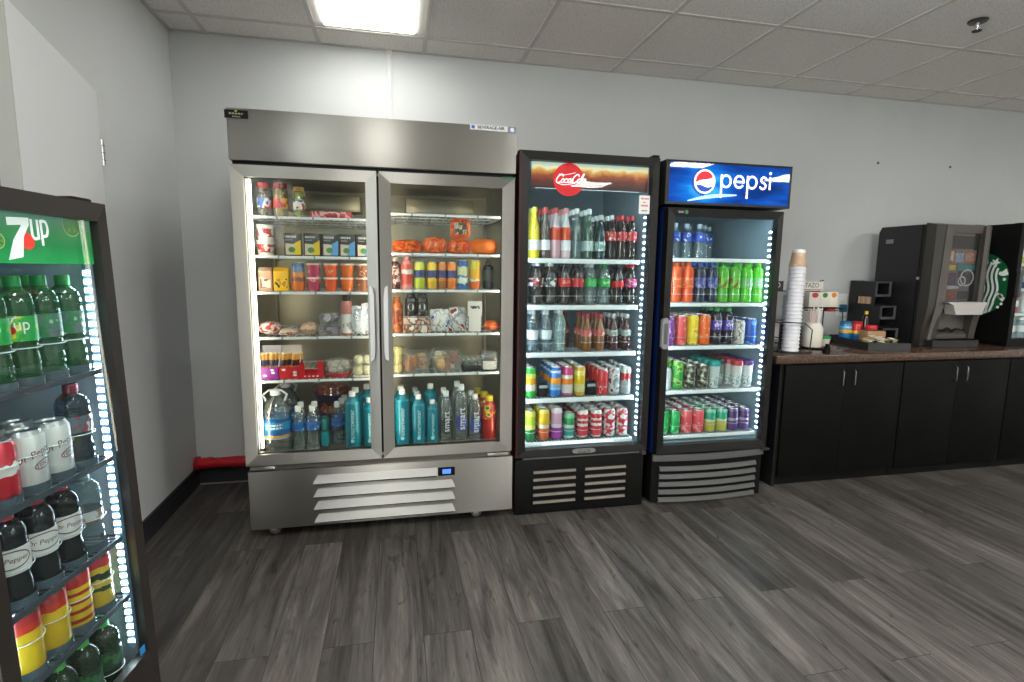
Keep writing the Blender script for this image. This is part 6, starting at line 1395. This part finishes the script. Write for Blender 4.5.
b2 = shaker([(0., '#1f6aa0'), (.34, '#1f6aa0'), (.40, '#e0b02a'), (.55, '#c8202a'), (.78, '#d83a3c')], '#a81f24', 'red creamer canister with yellow band in the condiment tray', .036); inT(b2, .030, .425)
sy_ = new_bottle('tall', .024, .225, M('#2a1c1a', .2, coat=.4), M('#d8b42a', .4), M('#3a3a50', .4), (.2, .5), capr=.012, capz=.185); tag(sy_, 'slim dark syrup bottle with gold top behind the canisters', 'bottle'); USED.add(sy_.name); inT(sy_, .098, .44)
bxr = MB().box(-.065, .065, -.045, .045, 0, .100, M('#a8835e', .6, var=.1, scale=30), .003).build('brown_box'); tag(bxr, 'open brown cardboard box in the condiment tray', 'box'); MB().box(-.060, .060, -.040, .040, .1005, .1015, M('#5a4030', .6)).build('box_opening', bxr); inT(bxr, .050, .27, .0055, .1)
rl = MB().lathe([(0, .002), (.034, 0), (.036, .004), (.036, .118), (.034, .125), (0, .125)], M('#c8202c', .35), seg=20).build('red_tub'); tag(rl, 'red lidded tub standing behind the brown box', 'tub'); MB().lathe([(.0365, .105), (.038, .107), (.038, .125), (.035, .129), (0, .129)], M('#d8303c', .35), seg=20).build('tub_lid', rl); inT(rl, .092, .357)
rnd = random.Random(9)
for k in range(34):
    c = [M('#e8e6de', .5), M('#e2d9b8', .5), M('#dfe0dc', .5), M('#d8c47a', .5)][rnd.choice((0, 0, 1, 2, 3))]
    s_ = MB().pillow(.050, .028, .006, c, (0, 0, -.014), 4, .05, k).build('sugar_packet'); tag(s_, 'pale sugar packet in the heap at the tray front', 'sugar packet', 'sugar packets heaped in the tray')
    lay_ = k // 9
    s_.matrix_world = TR @ Matrix.Translation((rnd.uniform(-.10, .10) * (1 - .15 * lay_), rnd.uniform(.03, .175), .040 + .012 * lay_ + rnd.uniform(0, .006))) @ Matrix.Rotation(rnd.uniform(0, 3.1), 4, 'Z') @ Matrix.Rotation(PI / 2 + rnd.uniform(-.5, .5), 4, 'X') @ Matrix.Rotation(rnd.uniform(-.4, .4), 4, 'Y')
# coffee brewer
cb = thing('coffee_brewer', 'tall black and grey bean coffee brewer on the counter', 'coffee machine', (5.47, -.30, CZ))
BX0, BX1 = 5.213, 5.700
SIDE = M('#19191b', .42); GREYB = M('#5c5651', .36, .35); GREYD = M('#3d3a37', .4, .2)
prof = [(-.10, CZ + .004), (-.455, CZ + .004), (-.455, 1.695), (-.12, 1.697), (-.10, 1.66)]
MB().prism(prof, BX0, BX1 - .02, SIDE, 'yz').build('body', cb)
# curved front: sweep the side outline, narrower window opening left in the middle
fp = [(-.456, CZ + .004), (-.500, CZ + .004), (-.502, .93), (-.508, .99), (-.520, 1.06), (-.528, 1.13), (-.530, 1.20), (-.530, 1.69), (-.456, 1.706)]
fo = MB().prism(fp, BX0 + .012, BX0 + .150, GREYD, 'yz', True).prism(fp, BX1 - .055, BX1, GREYD, 'yz', True)
fo.prism([(-.456, 1.64), (-.515, 1.64), (-.525, 1.69), (-.456, 1.704)], BX0 + .150, BX1 - .055, GREYB, 'yz')
fo.build('front_surround', cb)
MB().prism([(BX0 + .095, 1.69), (BX0 + .150, 1.69), (BX0 + .150, 1.13), (BX0 + .105, 1.06), (BX0 + .075, .98), (BX0 + .06, .90), (BX0 + .03, .90), (BX0 + .05, 1.0), (BX0 + .075, 1.13)], -.535, -.528, GREYB).build('bezel', cb)
MB().prism([(BX1 - .055, 1.69), (BX1 - .02, 1.69), (BX1 - .02, 1.13), (BX1 - .04, 1.06), (BX1 - .055, 1.10)], -.535, -.528, GREYB).build('bezel', cb)
MB().box(BX0 + .150, BX1 - .055, -.46, -.455, .93, 1.10, M('#57524e', .4, .2)).prism([(-.456, .86), (-.485, .86), (-.49, .93), (-.456, .96)], BX0 + .150, BX1 - .055, GREYB, 'yz').build('cup_recess', cb)
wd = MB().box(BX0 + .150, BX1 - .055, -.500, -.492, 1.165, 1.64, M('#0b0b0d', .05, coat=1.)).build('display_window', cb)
m = MB()  # colour blocks for the window's pictures and the reflections on its glass
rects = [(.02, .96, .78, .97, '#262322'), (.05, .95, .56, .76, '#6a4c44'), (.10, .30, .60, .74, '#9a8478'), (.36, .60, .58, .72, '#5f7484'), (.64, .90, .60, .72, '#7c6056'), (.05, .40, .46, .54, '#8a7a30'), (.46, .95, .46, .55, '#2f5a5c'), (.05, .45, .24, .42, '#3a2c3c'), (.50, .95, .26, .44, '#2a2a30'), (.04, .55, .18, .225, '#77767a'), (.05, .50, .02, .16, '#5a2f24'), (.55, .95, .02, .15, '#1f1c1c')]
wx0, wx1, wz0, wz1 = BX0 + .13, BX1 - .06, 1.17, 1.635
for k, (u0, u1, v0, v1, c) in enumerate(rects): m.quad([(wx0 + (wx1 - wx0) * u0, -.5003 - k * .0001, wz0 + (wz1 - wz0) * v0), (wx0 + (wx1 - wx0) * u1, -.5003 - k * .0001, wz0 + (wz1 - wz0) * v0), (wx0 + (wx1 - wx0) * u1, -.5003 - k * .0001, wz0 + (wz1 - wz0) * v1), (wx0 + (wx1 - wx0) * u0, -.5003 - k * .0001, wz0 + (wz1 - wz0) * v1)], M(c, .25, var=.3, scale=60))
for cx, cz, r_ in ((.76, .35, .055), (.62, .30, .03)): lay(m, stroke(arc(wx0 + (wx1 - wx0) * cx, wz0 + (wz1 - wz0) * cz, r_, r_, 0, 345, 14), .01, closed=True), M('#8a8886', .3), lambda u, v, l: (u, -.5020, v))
m.build('picture_and_reflections', wd)
MB().prism([(BX0 + .125, 1.165), (BX1 - .012, 1.165), (BX1 - .030, 1.145), (BX1 - .055, 1.078), (BX0 + .205, 1.078), (BX0 + .175, 1.145)], -.575, -.50, M('#b9b6b2', .35, .2), smooth=False).build('spout_cover', cb)
n = 14; P_ = [(BX0 + .055 + (BX1 - BX0 - .085) * k / n, -.56 - .035 * math.sin(PI * k / n) ** .6) for k in range(n + 1)]
MB().prism(P_ + [(BX1 - .03, -.456), (BX0 + .055, -.456)], CZ + .001, CZ + .048, M('#232324', .42), 'xy', True).build('drip_tray', cb)
d_ = MB()
for k in range(8): d_.box(BX0 + .12 + .045 * k, BX0 + .128 + .045 * k, -.565, -.47, CZ + .048, CZ + .051, BLACKMAT)
d_.build('drip_grid', cb)
m = MB(); lay(m, stroke([(5.38, .962), (5.42, .958), (5.46, .972), (5.50, .956), (5.54, .968), (5.60, .960)], .016, taper=lambda t: .4 + math.sin(PI * t)), BLACKMAT, lambda u, v, l: (u, -.4915, v)); m.build('scroll_emblem', cb)
MB().box(BX0 - .0012, BX0, -.225, -.165, 1.575, 1.605, M('#7a7a7c', .4)).build('side_badge', cb)
MB().lathe([(0, -.002), (.011, -.002), (.011, .001), (0, .002)], M('#b9b4ac', .3, .7), (BX0 - .001, -.445, 1.325), 14, axis='x').build('lock_button', cb)
MB().box(BX0 - .0015, BX0 + .02, -.448, -.440, CZ + .01, 1.69, BLACKMAT).build('seam', cb)
# small black cooler with round green emblem
kc = thing('counter_cooler', 'small black glass-front cooler with round green emblem on its side', 'drink cooler', (6.17, -.3, CZ))
KX0, KX1 = 5.89, 6.45
k = MB().box(KX0, KX0 + .02, -.54, -.04, CZ + .02, 1.715, BLACKMAT).box(KX1 - .02, KX1, -.54, -.04, CZ + .02, 1.715, BLACKMAT).box(KX0 + .02, KX1 - .02, -.06, -.04, CZ + .02, 1.715, BLACKMAT).box(KX0 + .02, KX1 - .02, -.54, -.06, 1.695, 1.715, BLACKMAT).box(KX0 + .02, KX1 - .02, -.54, -.06, CZ + .001, CZ + .04, BLACKMAT)
k.build('cabinet', kc)
MB().box(KX0 + .02, KX0 + .023, -.53, -.06, CZ + .04, 1.695, WHITE).box(KX1 - .023, KX1 - .02, -.53, -.06, CZ + .04, 1.695, WHITE).box(KX0 + .023, KX1 - .023, -.065, -.06, CZ + .04, 1.695, WHITE).box(KX0 + .023, KX1 - .023, -.53, -.065, CZ + .04, CZ + .043, WHITE).build('liner', kc)
kd = MB().frame(KX0 - .002, KX1 + .002, CZ + .002, 1.717, KX0 + .050, KX1 - .05, CZ + .055, 1.67, -.585, -.575, -.541, BLACKMAT).build('door', kc, 20); MB().box(KX0 + .04, KX1 - .04, -.568, -.562, CZ + .05, 1.675, GLASS).build('pane', kd); MB().box(KX0 + .004, KX0 + .030, -.612, -.583, 1.20, 1.385, M('#55575a', .35, .5), .006).build('handle', kd)
MB().box(KX0 + .03, KX0 + .04, -.535, -.525, CZ + .06, 1.66, EMIT('#d8ecff', 5.)).box(KX1 - .04, KX1 - .03, -.535, -.525, CZ + .06, 1.66, EMIT('#d8ecff', 5.)).build('light_tube', kc)
for z in (1.08, 1.26, 1.44): wire_shelf(kc, KX0 + .03, KX1 - .03, -.50, -.08, z, WIRE, 12, .02, False)
cols = [('#d8742a', 'orange'), ('#2a7ab8', 'blue'), ('#c8c02a', 'yellow'), ('#b8323a', 'red'), ('#e2e6e8', 'white')]
for zi, z in enumerate((CZ + .0435, 1.081, 1.261, 1.441)):
    for q in range(5):
        c, nm = cols[(zi * 2 + q) % 5]
        H_ = .15 if zi else .155
        P = new_bottle('straight', .030, H_, M(c, .3, coat=.3) if zi else CLEAR('#dfeaf0', .6, body='#b8c8d0'), WT, M('#e2e4e4', .4), (.3, .6)); put(P, (KX0 + .075 + .10 * q, -.47, z), '%s %s bottle on the %s shelf of the small counter cooler' % (ORD[q], 'clear' if not zi else nm, ['lowest', 'second', 'third', 'top'][zi]), 'bottles in the counter cooler')
em = MB(); EY, EZ, ER = -.325, 1.285, .236
def side(o): return lambda u, v, l: (KX0 - .0008 - o, -u, v)     # u grows towards the viewer's side of the room
def clipu(vf, um): return [(min(u, um), v) for u, v in vf[0]], vf[1]
UM = .5395
lay(em, clipu(disc(-EY, EZ, ER, 64), UM), M('#0c5a34', .4), side(0)); em_o = em.build('round_emblem', kc)
m = MB()
def inside(u, v, f=.97):
    dx, dy = u + EY, v - EZ; r_ = math.hypot(dx, dy)
    if r_ > ER * f: dx, dy = dx * ER * f / r_, dy * ER * f / r_
    return min(-EY + dx, UM - .001), EZ + dy
for s_, u0 in enumerate((.378, .408, .438, .468)):
    pts = [(u0 + .010 * math.sin((1.50 - z) * 30 + .4) * (1 if z < 1.46 else .4) - (.03 + .035 * s_) * max(0, (1.14 - z)) * 4, z) for z in [1.47 - .044 * s_ * .5 - .02 * q for q in range(22)]]
    V, F = stroke(pts, .0155, cap=False, sub=2, taper=lambda t: 1 if t < .8 else 1.2); lay(m, ([inside(u, v) for u, v in V], F), WT, side(.0006))
def star(u, v, r_, a0=PI / 2): return [(u + (r_ if k % 2 == 0 else r_ * .42) * math.cos(a0 + k * PI / 5), v + (r_ if k % 2 == 0 else r_ * .42) * math.sin(a0 + k * PI / 5)) for k in range(10)], [list(range(10))]
lay(m, star(.445, 1.445, .036, 1.2), WT, side(.0006)); V, F = stroke([(.475, 1.372), (.50, 1.365), (.538, 1.385)], .034, cap=False, taper=lambda t: .5 + t); lay(m, ([inside(u, v) for u, v in V], F), WT, side(.0006))
for u, v, r_ in ((.515, 1.325, .012), (.505, 1.205, .016), (.515, 1.15, .010), (.495, 1.125, .010)): lay(m, disc(u, v, r_, 10), WT, side(.0006))
V, F = stroke([(.475, 1.235), (.49, 1.215), (.505, 1.195), (.53, 1.18)], .026, cap=False, taper=lambda t: .3 + t); lay(m, ([inside(u, v) for u, v in V], F), WT, side(.0006))
m.build('wave_lines', em_o)
# ------------------------------------------------------------------ light and exposure
w = bpy.data.worlds.new('world'); SC.world = w; w.use_nodes = True
w.node_tree.nodes['Background'].inputs['Color'].default_value = (.5, .52, .55, 1); w.node_tree.nodes['Background'].inputs['Strength'].default_value = .05
dl = bpy.data.lights.new('window_fill_light', 'AREA'); dl.shape = 'RECTANGLE'; dl.size = 2.1; dl.size_y = 2.7; dl.energy = 165.; dl.color = (1., .985, .97)
do = bpy.data.objects.new('window_fill_light', dl); COL.objects.link(do); do.location = (XL - .16, -4.15, 1.35); do.rotation_euler = (0, -PI / 2, 0)  # area lamp outside the added window, fills the room
SC.view_settings.view_transform = 'Standard'; SC.view_settings.look = 'None'; SC.view_settings.gamma = 1.; SC.view_settings.use_curve_mapping = False
SC.view_settings.exposure = .2
SC.cycles.max_bounces = 10; SC.cycles.diffuse_bounces = 5; SC.cycles.glossy_bounces = 4; SC.cycles.transparent_max_bounces = 24; SC.cycles.transmission_bounces = 6
SC.cycles.caustics_reflective = False; SC.cycles.caustics_refractive = False; SC.cycles.sample_clamp_indirect = 6.
